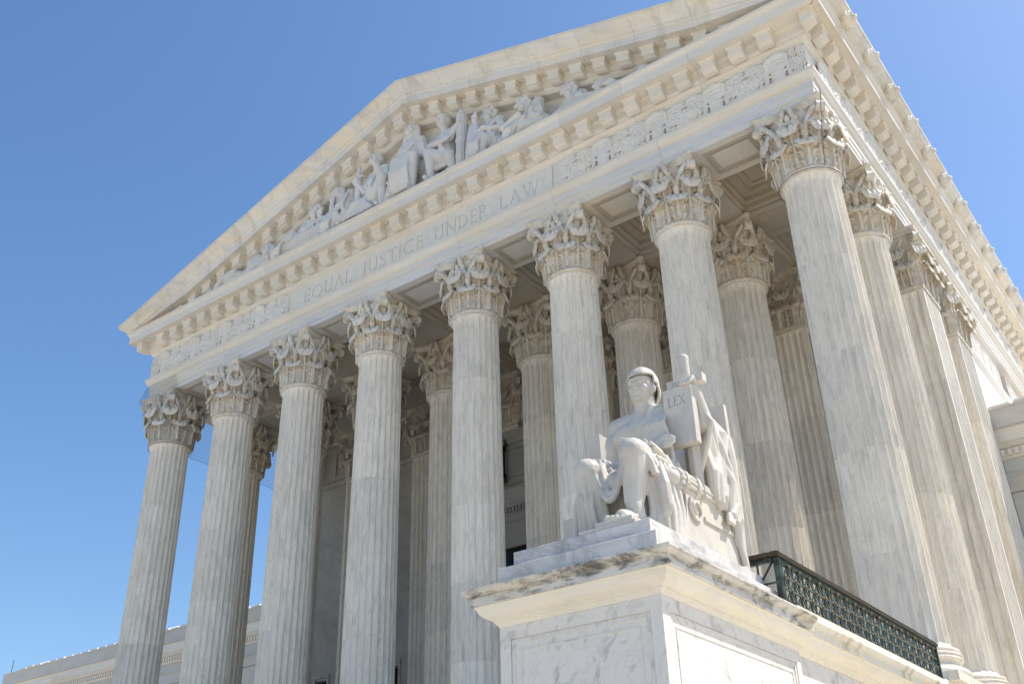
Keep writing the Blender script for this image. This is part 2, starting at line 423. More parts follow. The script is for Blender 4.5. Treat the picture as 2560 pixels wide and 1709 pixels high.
def volute_path(o0, z0, o1, z1, r, turns=1.35, n=26):
    pts = []
    for i in range(12):
        t = i/11; pts.append((o0+(o1-o0)*t**2.1, z0+(z1-z0)*(1-(1-t)**1.7)))
    cx, cz = o1, z1-r
    for i in range(1, n+1):
        a = pi/2-2*pi*turns*i/n; rr = r*(1-.80*i/n)
        pts.append((cx+rr*math.cos(a), cz+rr*math.sin(a)))
    return pts
ZA0 = 21.60
def abacus(mb, hw, dip, z0, z1, ch=.10):
    def outline(sc):
        pts = []
        for k in range(4):
            a = k*pi/2
            for i in range(13):
                u = -1+2*i/12; x = u*(hw-ch); y = -(hw-dip*(1-u*u))
                x *= sc; y *= sc
                pts.append((x*math.cos(a)-y*math.sin(a), x*math.sin(a)+y*math.cos(a)))
        return pts
    H = z1-z0
    prof = [(.90, 0), (.91, .30), (.94, .52), (.985, .62), (1.0, .66), (1.0, .97), (.99, 1.0)]
    mb.loft([[(x, y, z0+H*t) for x, y in outline(sc)] for sc, t in prof])
def bell_r(z):
    t = (z-ZN)/(ZA0-ZN); return .77+.02*t+.17*max(0, t-.35)**1.6/(.65**1.6)*1.0
L1 = leaf_pts(.70, .62, .28, ns=24, nt=18); L2 = leaf_pts(1.27, .62, .36, ns=34, nt=18, lobes=7.5)
def round_capital():
    mb = MB()
    mb.lathe([(.80, 19.545), (.855, 19.565), (.885, 19.61), (.885, 19.65), (.86, 19.69), (.80, 19.70)], 64)
    mb.lathe([(bell_r(z)-.03, z) for z in [19.69+(ZA0-19.68)*i/10 for i in range(11)]], 48)
    def radial(a, base_z, push=0.0):
        def fn(x, o, z):
            zz = base_z+z; R = bell_r(min(zz, ZA0))+push+o; th = a+x/max(R, .7)
            return (R*math.cos(th), R*math.sin(th), zz)
        return fn
    for k in range(8):
        place_leaf(mb, L1, radial(pi/8+k*pi/4, ZN, .085)); leaflets(mb, L1, radial(pi/8+k*pi/4, ZN, .085), 4, .060)
        place_leaf(mb, L2, radial(k*pi/4, ZN, .03)); leaflets(mb, L2, radial(k*pi/4, ZN, .03), 7, .062)
    for k in range(4):
        ad = pi/4+k*pi/2
        def fn(x, o, z, ad=ad): return (o*math.cos(ad)-x*math.sin(ad), o*math.sin(ad)+x*math.cos(ad), z)
        # corner volute: solid roll with a raised spiral, carried on a curved stem
        path = volute_path(.92, 20.75, 1.27, 21.585, .175)
        ribbon(mb, path, [.14+.10*min(1, i/12) if i < 14 else .25 for i in range(len(path))], [.12]*12+[.06]*26, fn)
        cx, cz = 1.27, 21.41
        mb.loft([[fn(x, cx+.135*math.cos(2*pi*j/16), cz+.135*math.sin(2*pi*j/16)) for j in range(16)] for x in (-.105, .105)])
        for sx in (-1, 1): mb.ell(fn(sx*.11, cx, cz), (.055, .055, .055))
        # paired stalks: from the gap between upper leaves to the corner roll and to the face centre
        for sg in (-1, 1):
            a0 = ad+sg*pi/8
            def st(a, R, z): return (R*math.cos(a), R*math.sin(a), z)
            mb.tube([st(a0, .83, 20.0), st(a0, .87, 20.35), st(a0, .93, 20.62), st(a0, .985, 20.80)], [.055, .07, .09, .115], 8)
            mb.tube([st(a0, .95, 20.72), st(a0-sg*.05, 1.02, 20.98), st(a0-sg*.15, 1.10, 21.22), st(a0-sg*.27, 1.22, 21.44), st(a0-sg*.32, 1.28, 21.52)], [.09, .085, .085, .075, .05], 8)
            mb.tube([st(a0, .95, 20.72), st(a0+sg*.04, 1.0, 20.98), st(a0+sg*.14, 1.0, 21.20), st(a0+sg*.25, .98, 21.32), st(a0+sg*.30, .97, 21.26), st(a0+sg*.27, .98, 21.18)], [.08, .075, .07, .065, .06, .05], 8)
        af = k*pi/2
        def ff(x, o, z): return ((.86+o)*math.cos(af)-x*math.sin(af), (.86+o)*math.sin(af)+x*math.cos(af), z)
        RZ = Matrix.Rotation(af-pi/2, 3, 'Z')
        mb.ell(ff(0, .12, 21.20), (.17, .12, .09), RZ)
        mb.ell(ff(0, .13, 21.38), (.09, .10, .16), RZ)
        for sg in (-1, 1):
            mb.ell(ff(sg*.13, .15, 21.56), (.085, .11, .27), RZ @ Matrix.Rotation(sg*.22, 3, 'Y'))
            mb.ell(ff(sg*.22, .12, 21.33), (.09, .08, .10), RZ)
    abacus(mb, 1.08, .20, ZA0, ZS-.002)
    return smooth_by_angle(mb.mesh('capital'), 50)
cap_me = round_capital()

rcol = random.Random(21)
def column(x, y):
    c = part('column', base_me, M['shaft'], loc=(x, y, 0))
    for dm in DRUMS[rcol.choice((0, 1, 2))]: put('drum', dm, M['shaft'], c, (0, 0, 0))
    put('capital', cap_me, M['cap'], c, (0, 0, 0))
    return c
for y in (0, Y2):
    for x in XC: column(x, y)

# ---- square piers and pilasters
def flat_capital(hx, hy):
    """capital on a rectangular pier, hx x hy half sizes"""
    mb = MB()
    mb.box(-hx-.05, hx+.05, -hy-.05, hy+.05, 19.55, 19.685)
    zz = [19.69, 20.4, 21.0, 21.4, ZA0]; gr = [0, .02, .05, .10, .14]
    mb.loft([[(-hx+.03-g_, -hy+.03-g_, z), (hx-.03+g_, -hy+.03-g_, z), (hx-.03+g_, hy-.03+g_, z), (-hx+.03-g_, hy-.03+g_, z)] for z, g_ in zip(zz, gr)])
    for k in range(4):
        a = k*pi/2; half, dep = (hx, hy) if k % 2 == 0 else (hy, hx)
        def fn(x0, push, z0):
            def f(x, o, z):
                X = x0+x; Y = -(dep+push+o); return (X*math.cos(a)-Y*math.sin(a), X*math.sin(a)+Y*math.cos(a), z0+z)
            return f
        n = 3
        for i in range(n): (place_leaf(mb, L1, fn(-half*.66+i*half*.66, .03, ZN)), leaflets(mb, L1, fn(-half*.66+i*half*.66, .03, ZN), 5, .043))
        for i in range(2): (place_leaf(mb, L2, fn((-.5+i)*half*.72, -.02, ZN)), leaflets(mb, L2, fn((-.5+i)*half*.72, -.02, ZN), 9, .046))
        for sg in (-1, 1):
            f = fn(0, 0, 0); pts = [f(sg*half*(.15+.55*t), .05+.12*t, 20.7+.75*t**.8) for t in (0, .3, .6, 1)]
            mb.tube(pts, [.07, .08, .07, .05], 6)
        f = fn(0, 0, 0); mb.ell(f(0, .14, 21.45), (.12, .12, .2))
        for sg in (-1, 1): mb.ell(f(sg*.13, .18, 21.68), (.10, .10, .13))
    for k in range(4):
        sx, sy = ((1, 1), (-1, 1), (-1, -1), (1, -1))[k]; ad = math.atan2(sy, sx)
        def fn(x, o, z): 
            return (sx*hx+(o-1)*.72*math.cos(ad)*1.4-x*math.sin(ad), sy*hy+(o-1)*.72*math.sin(ad)*1.4+x*math.cos(ad), z)
        path = volute_path(.98, 20.6, 1.22, 21.58, .17)
        ribbon(mb, path, .2, .07, fn)
        place_leaf(mb, L2, lambda x, o, z: fn(x*.8, 1.0+o*.9, ZN+z))
    s = (hx+.26, hy+.26)
    for sc, z0, z1 in ((.94, ZA0, 21.72), (1.0, 21.722, ZS-.002)):
        mb.box(-s[0]*sc, s[0]*sc, -s[1]*sc, s[1]*sc, z0, z1)
    return smooth_by_angle(mb.mesh('capital'), 50)
def fluted_box(hx, hy, z0, z1, nfl=(6, 6), foot=True, head=True):
    """plan outline with flutes on the four faces"""
    def outline(dep):
        pts = []
        for k in range(4):
            a = k*pi/2; half, d0 = (hx, hy) if k % 2 == 0 else (hy, hx); n = nfl[k % 2]
            mar = .14; wdt = (2*half-2*mar)/n
            loc_ = [(-half, 0)]
            for i in range(n):
                x0 = -half+mar+i*wdt
                for u, d in ((.10, 0), (.2, .65), (.35, .95), (.5, 1), (.65, .95), (.8, .65), (.90, 0)): loc_.append((x0+wdt*u, d*dep))
            for x, d in loc_:
                X, Y = x, -(d0-d); pts.append((X*math.cos(a)-Y*math.sin(a), X*math.sin(a)+Y*math.cos(a)))
        return pts
    mb = MB(); rings = []
    for z, d in (((z0, 0), (z0+.12, 0), (z0+.18, .06)) if foot else ((z0, .06),))+(((z1-.14, .06), (z1-.06, 0), (z1, 0)) if head else ((z1, .06),)): rings.append([(x, y, z) for x, y in outline(d)])
    return mb.loft(rings)
def flat_base(hx, hy):
    mb = MB(); mb.box(-hx-.3, hx+.3, -hy-.3, hy+.3, ZF, 5.99)
    for e, z0, z1 in ((.26, 5.99, 6.2), (.12, 6.2, 6.36), (.2, 6.36, 6.5), (.14, 6.5, 6.62)): mb.box(-hx-e, hx+e, -hy-e, hy+e, z0+.001, z1)
    return mb.mesh('pier_base')
JP = [6.62, 9.6, 12.9, 16.2, 19.54]
def pier(name, x, y, hx, hy, nfl):
    bme = flat_base(hx, hy); c = part(name, bme, M['shaft'], loc=(x, y, 0))
    for i in range(4):
        d = smooth_by_angle(fluted_box(hx, hy, JP[i]+.0015, JP[i+1]-.0015, nfl, i == 0, i == 3).mesh('shaft_block'), 30)
        put('shaft_block', d, M['shaft'], c, (0, 0, 0))
    put('capital', flat_capital(hx, hy), M['cap'], c, (0, 0, 0))
    return c
def pier_copy(src, x, y):
    c = src.copy(); COL.objects.link(c); c.location = Vector((x, y, 0))+BL
    for ch in src.children:
        d = ch.copy(); COL.objects.link(d); d.parent = c
    return c
cp = pier('corner_pier', XR-.02, 8.25, .84, .92, (5, 7)); pier_copy(cp, .02, 8.25)
pil = pier('pilaster', XC[1], 7.25+.55, .85, .55, (6, 3))
for i in (2, 3, 4, 5, 6): pier_copy(pil, XC[i], 7.25+.55)
sp = pier('side_pilaster', XR-.10, 12.3, .90, .975, (5, 7))

# ---- porch back wall with narrow windows and door surround
wall_bits = []
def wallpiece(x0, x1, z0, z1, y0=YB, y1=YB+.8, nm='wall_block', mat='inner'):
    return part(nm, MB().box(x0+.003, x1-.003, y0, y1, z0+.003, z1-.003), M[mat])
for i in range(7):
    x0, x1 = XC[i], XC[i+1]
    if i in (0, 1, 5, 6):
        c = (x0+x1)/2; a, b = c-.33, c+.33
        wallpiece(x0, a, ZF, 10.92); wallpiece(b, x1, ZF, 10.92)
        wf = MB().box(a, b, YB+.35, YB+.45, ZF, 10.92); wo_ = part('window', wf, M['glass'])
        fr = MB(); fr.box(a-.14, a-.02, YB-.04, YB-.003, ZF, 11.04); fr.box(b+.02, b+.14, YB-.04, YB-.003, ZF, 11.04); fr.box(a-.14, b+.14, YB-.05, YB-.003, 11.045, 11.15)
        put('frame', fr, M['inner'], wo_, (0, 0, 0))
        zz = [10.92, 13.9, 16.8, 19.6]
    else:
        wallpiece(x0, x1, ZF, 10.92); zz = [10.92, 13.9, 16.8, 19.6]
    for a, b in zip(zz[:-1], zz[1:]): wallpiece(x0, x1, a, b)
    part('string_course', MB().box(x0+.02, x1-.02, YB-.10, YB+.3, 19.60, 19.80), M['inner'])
    # frieze zone with sunk panels
    wallpiece(x0, x1, 19.80, ZS, YB+.06)
    mb = MB(); xa, xb = x0+.95, x1-.95
    for (p0, p1, q0, q1) in ((xa, xb, 19.95, 20.1), (xa, xb, 21.4, 21.6), (xa, xa+.16, 20.1, 21.4), (xb-.16, xb, 20.1, 21.4), ((xa+xb)/2-.08, (xa+xb)/2+.08, 20.1, 21.4)):
        mb.box(p0, p1, YB+.0, YB+.06, q0, q1)
    part('panel_frame', mb, M['inner'])
# door surround in the middle bay
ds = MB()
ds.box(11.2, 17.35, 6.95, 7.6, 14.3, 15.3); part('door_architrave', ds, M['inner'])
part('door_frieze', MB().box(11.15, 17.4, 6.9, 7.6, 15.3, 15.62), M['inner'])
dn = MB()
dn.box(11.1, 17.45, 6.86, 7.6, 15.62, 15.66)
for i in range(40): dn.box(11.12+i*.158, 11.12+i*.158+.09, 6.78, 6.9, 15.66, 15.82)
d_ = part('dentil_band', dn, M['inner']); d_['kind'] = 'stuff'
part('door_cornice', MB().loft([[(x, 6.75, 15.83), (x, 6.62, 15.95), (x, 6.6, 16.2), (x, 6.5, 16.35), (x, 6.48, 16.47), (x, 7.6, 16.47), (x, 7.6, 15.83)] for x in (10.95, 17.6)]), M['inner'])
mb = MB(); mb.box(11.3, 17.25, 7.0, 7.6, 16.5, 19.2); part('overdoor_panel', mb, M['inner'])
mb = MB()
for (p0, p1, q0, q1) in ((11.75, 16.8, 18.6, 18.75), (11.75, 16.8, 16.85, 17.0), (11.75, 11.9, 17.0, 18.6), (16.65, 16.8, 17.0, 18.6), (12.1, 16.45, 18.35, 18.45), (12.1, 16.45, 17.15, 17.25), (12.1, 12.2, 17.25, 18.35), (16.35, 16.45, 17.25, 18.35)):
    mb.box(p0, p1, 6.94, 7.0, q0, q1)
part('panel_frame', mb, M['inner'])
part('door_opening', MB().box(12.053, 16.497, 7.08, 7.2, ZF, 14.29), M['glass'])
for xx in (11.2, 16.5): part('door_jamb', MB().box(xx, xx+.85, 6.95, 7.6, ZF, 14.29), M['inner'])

# ---- hanging lantern
ln = tag(empty('hanging_lantern', (12.45, 6.6, 17.2)), 'black iron lantern hanging before the porch wall between inner columns', 'lantern')
fr = MB()
for k in range(6):
    a = pi/3*k; fr.bar((.20*math.cos(a), .20*math.sin(a), 0), (.20*math.cos(a), .20*math.sin(a), 1.05), .045, .045)
put('frame', fr, M['iron'], ln)
for z0, z1, r in ((-.12, .06, .27), (1.02, 1.22, .28)):
    put('ring', MB().lathe([(r*.55, z0), (r, z0+.05), (r, z1-.05), (r*.6, z1)], 18), M['iron'], ln)
cr = MB()
for k in range(6):
    a = pi/3*k; c_, s_ = math.cos(a), math.sin(a)
    cr.tube([(.24*c_, .24*s_, 1.2), (.33*c_, .33*s_, 1.32), (.30*c_, .30*s_, 1.44), (.22*c_, .22*s_, 1.40)], [.035, .035, .03, .02], 6)
    cr.tube([(.22*c_, .22*s_, -.1), (.30*c_, .30*s_, -.2), (.24*c_, .24*s_, -.3), (.1*c_, .1*s_, -.34)], [.03, .03, .03, .02], 6)
put('crown_scroll', cr, M['iron'], ln)
put('pane', MB().lathe([(.16, .04), (.16, 1.04)], 6), M['glass'], ln)
put('chain', MB().tube([(0, 0, 1.2), (0, 0, 4.62)], .025, 6), M['iron'], ln)

# ---- ceiling: beams and coffers
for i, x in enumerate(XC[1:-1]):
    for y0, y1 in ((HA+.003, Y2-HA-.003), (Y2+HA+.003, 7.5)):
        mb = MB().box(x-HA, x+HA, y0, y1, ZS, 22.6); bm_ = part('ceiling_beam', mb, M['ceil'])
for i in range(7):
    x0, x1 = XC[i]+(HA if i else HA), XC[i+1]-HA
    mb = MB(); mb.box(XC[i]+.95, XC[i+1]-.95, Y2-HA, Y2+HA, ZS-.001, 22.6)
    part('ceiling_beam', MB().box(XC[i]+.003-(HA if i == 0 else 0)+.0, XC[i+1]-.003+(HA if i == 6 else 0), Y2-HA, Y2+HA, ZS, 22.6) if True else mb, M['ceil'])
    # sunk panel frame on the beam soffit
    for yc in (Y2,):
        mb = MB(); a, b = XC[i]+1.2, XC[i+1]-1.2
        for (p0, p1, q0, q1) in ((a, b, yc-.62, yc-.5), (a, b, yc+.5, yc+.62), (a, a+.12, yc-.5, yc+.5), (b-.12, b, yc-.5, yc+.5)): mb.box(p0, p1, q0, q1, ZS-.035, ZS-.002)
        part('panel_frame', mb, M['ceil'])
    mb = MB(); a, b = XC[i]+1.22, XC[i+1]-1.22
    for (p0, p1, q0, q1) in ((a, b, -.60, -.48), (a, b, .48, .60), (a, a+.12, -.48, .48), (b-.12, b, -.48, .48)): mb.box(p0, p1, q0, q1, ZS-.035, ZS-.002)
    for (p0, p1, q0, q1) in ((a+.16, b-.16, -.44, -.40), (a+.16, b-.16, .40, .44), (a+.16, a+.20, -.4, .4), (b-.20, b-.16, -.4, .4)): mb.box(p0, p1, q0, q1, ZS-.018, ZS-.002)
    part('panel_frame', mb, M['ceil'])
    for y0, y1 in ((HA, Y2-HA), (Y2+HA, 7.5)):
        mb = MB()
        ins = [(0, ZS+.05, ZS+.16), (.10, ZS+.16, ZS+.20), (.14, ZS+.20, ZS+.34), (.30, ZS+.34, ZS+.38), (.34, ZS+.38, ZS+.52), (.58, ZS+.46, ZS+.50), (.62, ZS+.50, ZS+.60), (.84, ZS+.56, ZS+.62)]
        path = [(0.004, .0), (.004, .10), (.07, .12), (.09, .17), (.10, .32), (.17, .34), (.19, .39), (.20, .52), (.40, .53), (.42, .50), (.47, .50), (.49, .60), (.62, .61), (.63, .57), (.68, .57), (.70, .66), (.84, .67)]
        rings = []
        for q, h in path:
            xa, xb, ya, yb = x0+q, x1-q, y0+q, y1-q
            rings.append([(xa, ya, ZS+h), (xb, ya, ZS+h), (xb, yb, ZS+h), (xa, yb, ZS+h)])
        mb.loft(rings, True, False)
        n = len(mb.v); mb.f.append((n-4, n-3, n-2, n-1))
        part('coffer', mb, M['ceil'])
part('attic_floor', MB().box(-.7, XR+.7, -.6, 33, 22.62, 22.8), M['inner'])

# ---- entablature blocks
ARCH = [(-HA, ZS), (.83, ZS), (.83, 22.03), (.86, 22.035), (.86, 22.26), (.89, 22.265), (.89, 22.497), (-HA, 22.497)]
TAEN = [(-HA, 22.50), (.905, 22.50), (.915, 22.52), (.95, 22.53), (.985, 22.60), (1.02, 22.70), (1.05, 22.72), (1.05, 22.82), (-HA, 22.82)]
xs = XC
ysd = [0, Y2, YP, 12.3, 16.2, 20.2, 24.2, 29, YEND]
for PF, nm, mt in ((ARCH, 'architrave_block', 'fascia'), (TAEN, 'architrave_moulding', 'soffit')):  # grey fascia against cream moulding: cool shade and warm bounce put into the colours
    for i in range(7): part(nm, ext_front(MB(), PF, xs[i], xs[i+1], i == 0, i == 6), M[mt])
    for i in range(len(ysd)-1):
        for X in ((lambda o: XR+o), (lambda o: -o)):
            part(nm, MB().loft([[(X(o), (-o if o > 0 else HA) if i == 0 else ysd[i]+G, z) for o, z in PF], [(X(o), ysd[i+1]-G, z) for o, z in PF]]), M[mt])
FR = [(-.6, 22.823), (.86, 22.823), (.86, 23.92), (-.6, 23.92)]
fx = [0]+XC[1:3]; 
def frieze(a, b, m0=False, m1=False): return part('frieze_block', ext_front(MB(), FR, a, b, m0, m1), M['relief'])
frieze(0, XC[1], True); frieze(XC[1], XC[2]); frieze(XC[5], XC[6]); frieze(XC[6], XR, False, True)
for i in range(len(ysd)-1):
    a = ysd[i]; b = ysd[i+1]
    part('frieze_block', MB().loft([[(XR+o, (-o if i == 0 and o > 0 else a+G), z) for o, z in FR], [(XR+o, b-G, z) for o, z in FR]]), M['relief'])
    part('frieze_block', MB().loft([[(-o, (-o if i == 0 and o > 0 else a+G), z) for o, z in FR], [(-o, b-G, z) for o, z in FR]]), M['relief'])
BED = [(-.4, 23.922), (.885, 23.922), (.90, 23.96), (.95, 24.0), (.99, 24.06), (1.0, 24.10), (1.03, 24.105), (1.03, 24.17), (1.06, 24.20), (1.08, 24.21), (1.08, 24.46), (1.11, 24.48), (1.15, 24.54), (1.16, 24.575), (-.4, 24.575)]
COR = [(-.4, 24.578), (1.66, 24.578), (1.665, 24.555), (1.715, 24.555), (1.715, 24.87), (1.735, 24.88), (1.75, 24.93), (1.78, 24.97), (1.82, 24.985), (1.82, 25.075), (-.4, 25.08)]
nb = 12
for i in range(nb):
    a = XR*i/nb; b = XR*(i+1)/nb
    part('bed_moulding', ext_front(MB(), BED, a, b, i == 0, i == nb-1), M['soffit'])
    part('cornice_block', ext_front(MB(), COR, a, b, i == 0, i == nb-1), M['soffit'])
CYM = [(.2, 25.083), (1.79, 25.083), (1.80, 25.13), (1.84, 25.17), (1.93, 25.22), (2.03, 25.30), (2.09, 25.40), (2.10, 25.44), (2.14, 25.45), (2.14, 25.54), (.2, 25.62)]
ys2 = [0, 2.2, 4.4, 6.6, 8.8, 11, 13.2, 15.4, 17.6, 19.8, 22, 24.2, 26.4, 28.6, YEND]
for i in range(len(ys2)-1):
    for PF, nm, mt in ((BED, 'bed_moulding', 'soffit'), (COR, 'cornice_block', 'soffit'), (CYM, 'cymatium_block', 'side')):
        for s in (1, -1):
            X = (lambda o: XR+o) if s > 0 else (lambda o: -o)
            part(nm, MB().loft([[(X(o), (-min(o, 2.05) if i == 0 and o > 0 else ys2[i]+G), z) for o, z in PF], [(X(o), ys2[i+1]-G, z) for o, z in PF]]), M[mt])

# modillions
def modillion_mesh():
    mb = MB(); w_ = .22
    prof = [(1.07, 24.115), (1.18, 24.115), (1.28, 24.14), (1.35, 24.185), (1.40, 24.195), (1.425, 24.21), (1.425, 24.49), (1.07, 24.49)]
    mb.loft([[(x, -o, z) for o, z in prof] for x in (-w_, w_)])
    prof = [(1.07, 24.492), (1.425, 24.492), (1.44, 24.52), (1.47, 24.545), (1.47, 24.574), (1.07, 24.574)]
    mb.loft([[(x, -o, z) for o, z in prof] for x in (-w_-.045, w_+.045)])
    return mb.mesh('modillion')
mod_me = modillion_mesh(); MS = .915
nm_ = 16
for k in range(-nm_, nm_):
    part('modillion', mod_me, M['soffit'], loc=(XM+MS*(k+.5), 0, 0))
for k in range(36):
    o = part('modillion', mod_me, M['soffit'], loc=(XR, -1.25+.895*k, 0)); o.rotation_euler = (0, 0, pi/2)
for k in range(10):
    o = part('modillion', mod_me, M['soffit'], loc=(0, -1.25+.895*k, 0)); o.rotation_euler = (0, 0, -pi/2)

# ---- raking cornice
RK = [(2.14, 0), (2.14, -.075), (2.10, -.085), (2.09, -.13), (2.02, -.22), (1.92, -.31), (1.84, -.39), (1.79, -.46), (1.78, -.50), (1.755, -.505), (1.755, -.56), (1.725, -.60), (1.725, -.94), (1.67, -.94), (1.66, -.915), (-.3, -.915), (-.3, .02)]
RB = [(1.16, -.918), (1.11, -1.0), (1.08, -1.03), (1.08, -1.30), (1.03, -1.33), (1.0, -1.40), (.92, -1.48), (.885, -1.5), (-.3, -1.5), (-.3, -.918)]
def rake(prof, xa, xb, ma=0, mb_=0, clamp=25.082):
    R = []
    for x, m in ((xa, ma), (xb, mb_)):
        ring = []
        for o, dz in prof:
            X = x - m*o if m else x
            z = T(X)+dz
            if clamp and o < 1.76 and z < clamp: z = clamp
            ring.append((X, -o, z))
        R.append(ring)
    return MB().loft(R)
nr = 7
for s in (0, 1):
    for i in range(nr):
        a = XM*i/nr; b = XM*(i+1)/nr
        if s == 0: xa, xb, ma, mb_ = a+(G if i else 0), b-(G if i < nr-1 else .002), (1 if i == 0 else 0), 0
        else: xa, xb, ma, mb_ = XR-b+(G if i < nr-1 else .002), XR-a-(G if i else 0), 0, (-1 if i == 0 else 0)
        part('raking_cornice_block', rake(RK, xa, xb, ma, mb_), M['ent'])
        xa2, xb2 = max(xa, 1.2), min(xb, XR-1.2)
        part('raking_bed_moulding', rake(RB, xa2, xb2), M['soffit'])
def rake_mod(sg):
    mb = MB(); w_ = .22
    prof = [(1.07, -1.385), (1.18, -1.385), (1.28, -1.36), (1.35, -1.315), (1.40, -1.305), (1.425, -1.29), (1.425, -1.005), (1.07, -1.005)]
    mb.loft([[(x, -o, z-sg*SL*x) for o, z in prof] for x in (-w_, w_)])
    prof = [(1.07, -1.003), (1.425, -1.003), (1.44, -.975), (1.47, -.95), (1.47, -.919), (1.07, -.919)]
    mb.loft([[(x, -o, z-sg*SL*x) for o, z in prof] for x in (-w_-.045, w_+.045)])
    return mb.mesh('raking_modillion')
rmL, rmR = rake_mod(-1), rake_mod(1)
for k in range(-15, 15):
    x = XM+.908*(k+.5)
    if x < .9 or x > XR-.9: continue
    part('raking_modillion', rmR if x > XM else rmL, M['soffit'], loc=(x, 0, T(x)))
# tympanum, laid in courses
ny = 5; zc0 = 25.083
for j in range(ny):
    za = zc0+j*1.02; zb = za+1.016
    if zb > ZAP-1.0: zb = ZAP-1.0
    xa = max(.3, XM-(ZAP-.9-za)/SL); xb = XR-xa
    xa1 = max(.3, XM-(ZAP-.9-zb)/SL); xb1 = XR-xa1
    nbk = max(1, int((xb-xa)/3.4))
    for i in range(nbk):
        t0, t1 = i/nbk, (i+1)/nbk
        q = [(xa+(xb-xa)*t0+.003, za), (xa+(xb-xa)*t1-.003, za), (xa1+(xb1-xa1)*t1-.003, zb), (xa1+(xb1-xa1)*t0+.003, zb)]
        part('tympanum_block', MB().loft([[(x, -.55, z) for x, z in q], [(x, .2, z) for x, z in q]]), M['ent'])
rf = MB()
for s in (0, 1):
    xs_ = (-2.0, XM) if s == 0 else (XM, XR+2.0)
    rf.loft([[(x, y, T(x)+dz) for x, dz in ((xs_[0], -.04), (xs_[1], -.04), (xs_[1], -.2), (xs_[0], -.2))] for y in (.35, YEND)])
part('roof', rf, M['tile'])

# ---- carved letters: strokes cut out of the panel
def strokes(ch):
    TH, TN, SF = .115, .055, .035
    q = []
    def seg(x0, y0, x1, y1, w):
        d = Vector((x1-x0, y1-y0)); d.normalize(); n = Vector((-d.y, d.x))*w/2
        q.append([(x0+n.x, y0+n.y), (x0-n.x, y0-n.y), (x1-n.x, y1-n.y), (x1+n.x, y1+n.y)])
    def ser(x, y, w=.24): q.append([(x-w/2, y-SF/2), (x+w/2, y-SF/2), (x+w/2, y+SF/2), (x-w/2, y+SF/2)])
    def arc(cx, cy, rx, ry, a0, a1, n=12, thick=lambda a: TN+(TH-TN)*abs(math.cos(a))):
        for i in range(n):
            b0 = math.radians(a0+(a1-a0)*i/n); b1 = math.radians(a0+(a1-a0)*(i+1)/n)
            P = []
            for b_, s_ in ((b0, -1), (b0, 1), (b1, 1), (b1, -1)):
                t = thick(b_)/2*s_; P.append((cx+(rx+t)*math.cos(b_), cy+(ry+t)*math.sin(b_)))
            q.append(P)
    def stem(x, y0=0, y1=1, s0=True, s1=True):
        seg(x, y0, x, y1, TH)
        if s0: ser(x, y0+SF/2)
        if s1: ser(x, y1-SF/2)
    if ch == 'E':
        stem(.12); [seg(.12, y, w_, y, TN) for y, w_ in ((.03, .52), (.52, .44), (.97, .50))]; seg(.51, .0, .51, .16, .05); seg(.49, .84, .49, 1, .05); seg(.43, .44, .43, .6, .045); wd = .56
    elif ch == 'L': stem(.12); seg(.12, .03, .52, .03, TN); seg(.51, 0, .51, .18, .05); wd = .56
    elif ch == 'I': stem(.12); wd = .24
    elif ch == 'T': stem(.36, s1=False); seg(.02, .97, .70, .97, TN); seg(.03, .83, .03, 1, .05); seg(.69, .83, .69, 1, .05); wd = .72
    elif ch == 'A': seg(.05, 0, .37, 1, TN); seg(.35, 1, .70, 0, TH); seg(.17, .35, .58, .35, TN); ser(.05, .018, .2); ser(.70, .018, .26); wd = .78
    elif ch == 'W':
        seg(.07, 1, .33, 0, TH); seg(.33, 0, .56, .96, TN); seg(.52, 1, .78, 0, TH); seg(.78, 0, 1.03, 1, TN); [ser(x, .982, .2) for x in (.07, .52, 1.03)]; wd = 1.1
    elif ch == 'N': stem(.10, s1=True); q.pop(0); seg(.10, 0, .10, 1, TN); seg(.08, 1, .74, 0, TH); seg(.74, 0, .74, 1, TN); ser(.74, .982, .22); wd = .84
    elif ch == 'U': seg(.13, .3, .13, 1, TH); arc(.40, .30, .27, .28, 180, 360); seg(.67, .3, .67, 1, TN); ser(.13, .982); ser(.67, .982, .2); wd = .80
    elif ch == 'J': stem(.24, .12, 1, s0=False); arc(.10, .10, .14, .14, 270, 360, 5); wd = .36
    elif ch == 'D': stem(.12); arc(.16, .5, .53, .47, -90, 90, 14); seg(.12, .03, .2, .03, TN); seg(.12, .97, .2, .97, TN); wd = .76
    elif ch == 'R': stem(.12); arc(.22, .74, .24, .235, -90, 90, 10); seg(.12, .975, .24, .975, TN); seg(.12, .505, .24, .505, TN); seg(.28, .5, .64, 0, TH); ser(.66, .018, .18); wd = .70
    elif ch == 'C': arc(.50, .5, .43, .47, 50, 310, 18); seg(.77, .82, .79, .98, .05); wd = .84
    elif ch == 'Q': arc(.50, .5, .43, .47, 0, 360, 24); seg(.48, .08, .98, -.16, .09); wd = .98
    elif ch == 'S':
        arc(.26, .74, .19, .225, 40, 270, 12, lambda a: .075); arc(.26, .275, .20, .245, 90, -140, 12, lambda a: .09); seg(.42, .84, .43, .98, .045); seg(.07, .02, .07, .18, .045); wd = .52
    elif ch == 'X': seg(.06, 1, .64, 0, TH); seg(.62, 1, .06, 0, TN); [ser(x, y, .2) for x, y in ((.06, .018), (.64, .018), (.06, .982), (.62, .982))]; wd = .72
    return q, wd
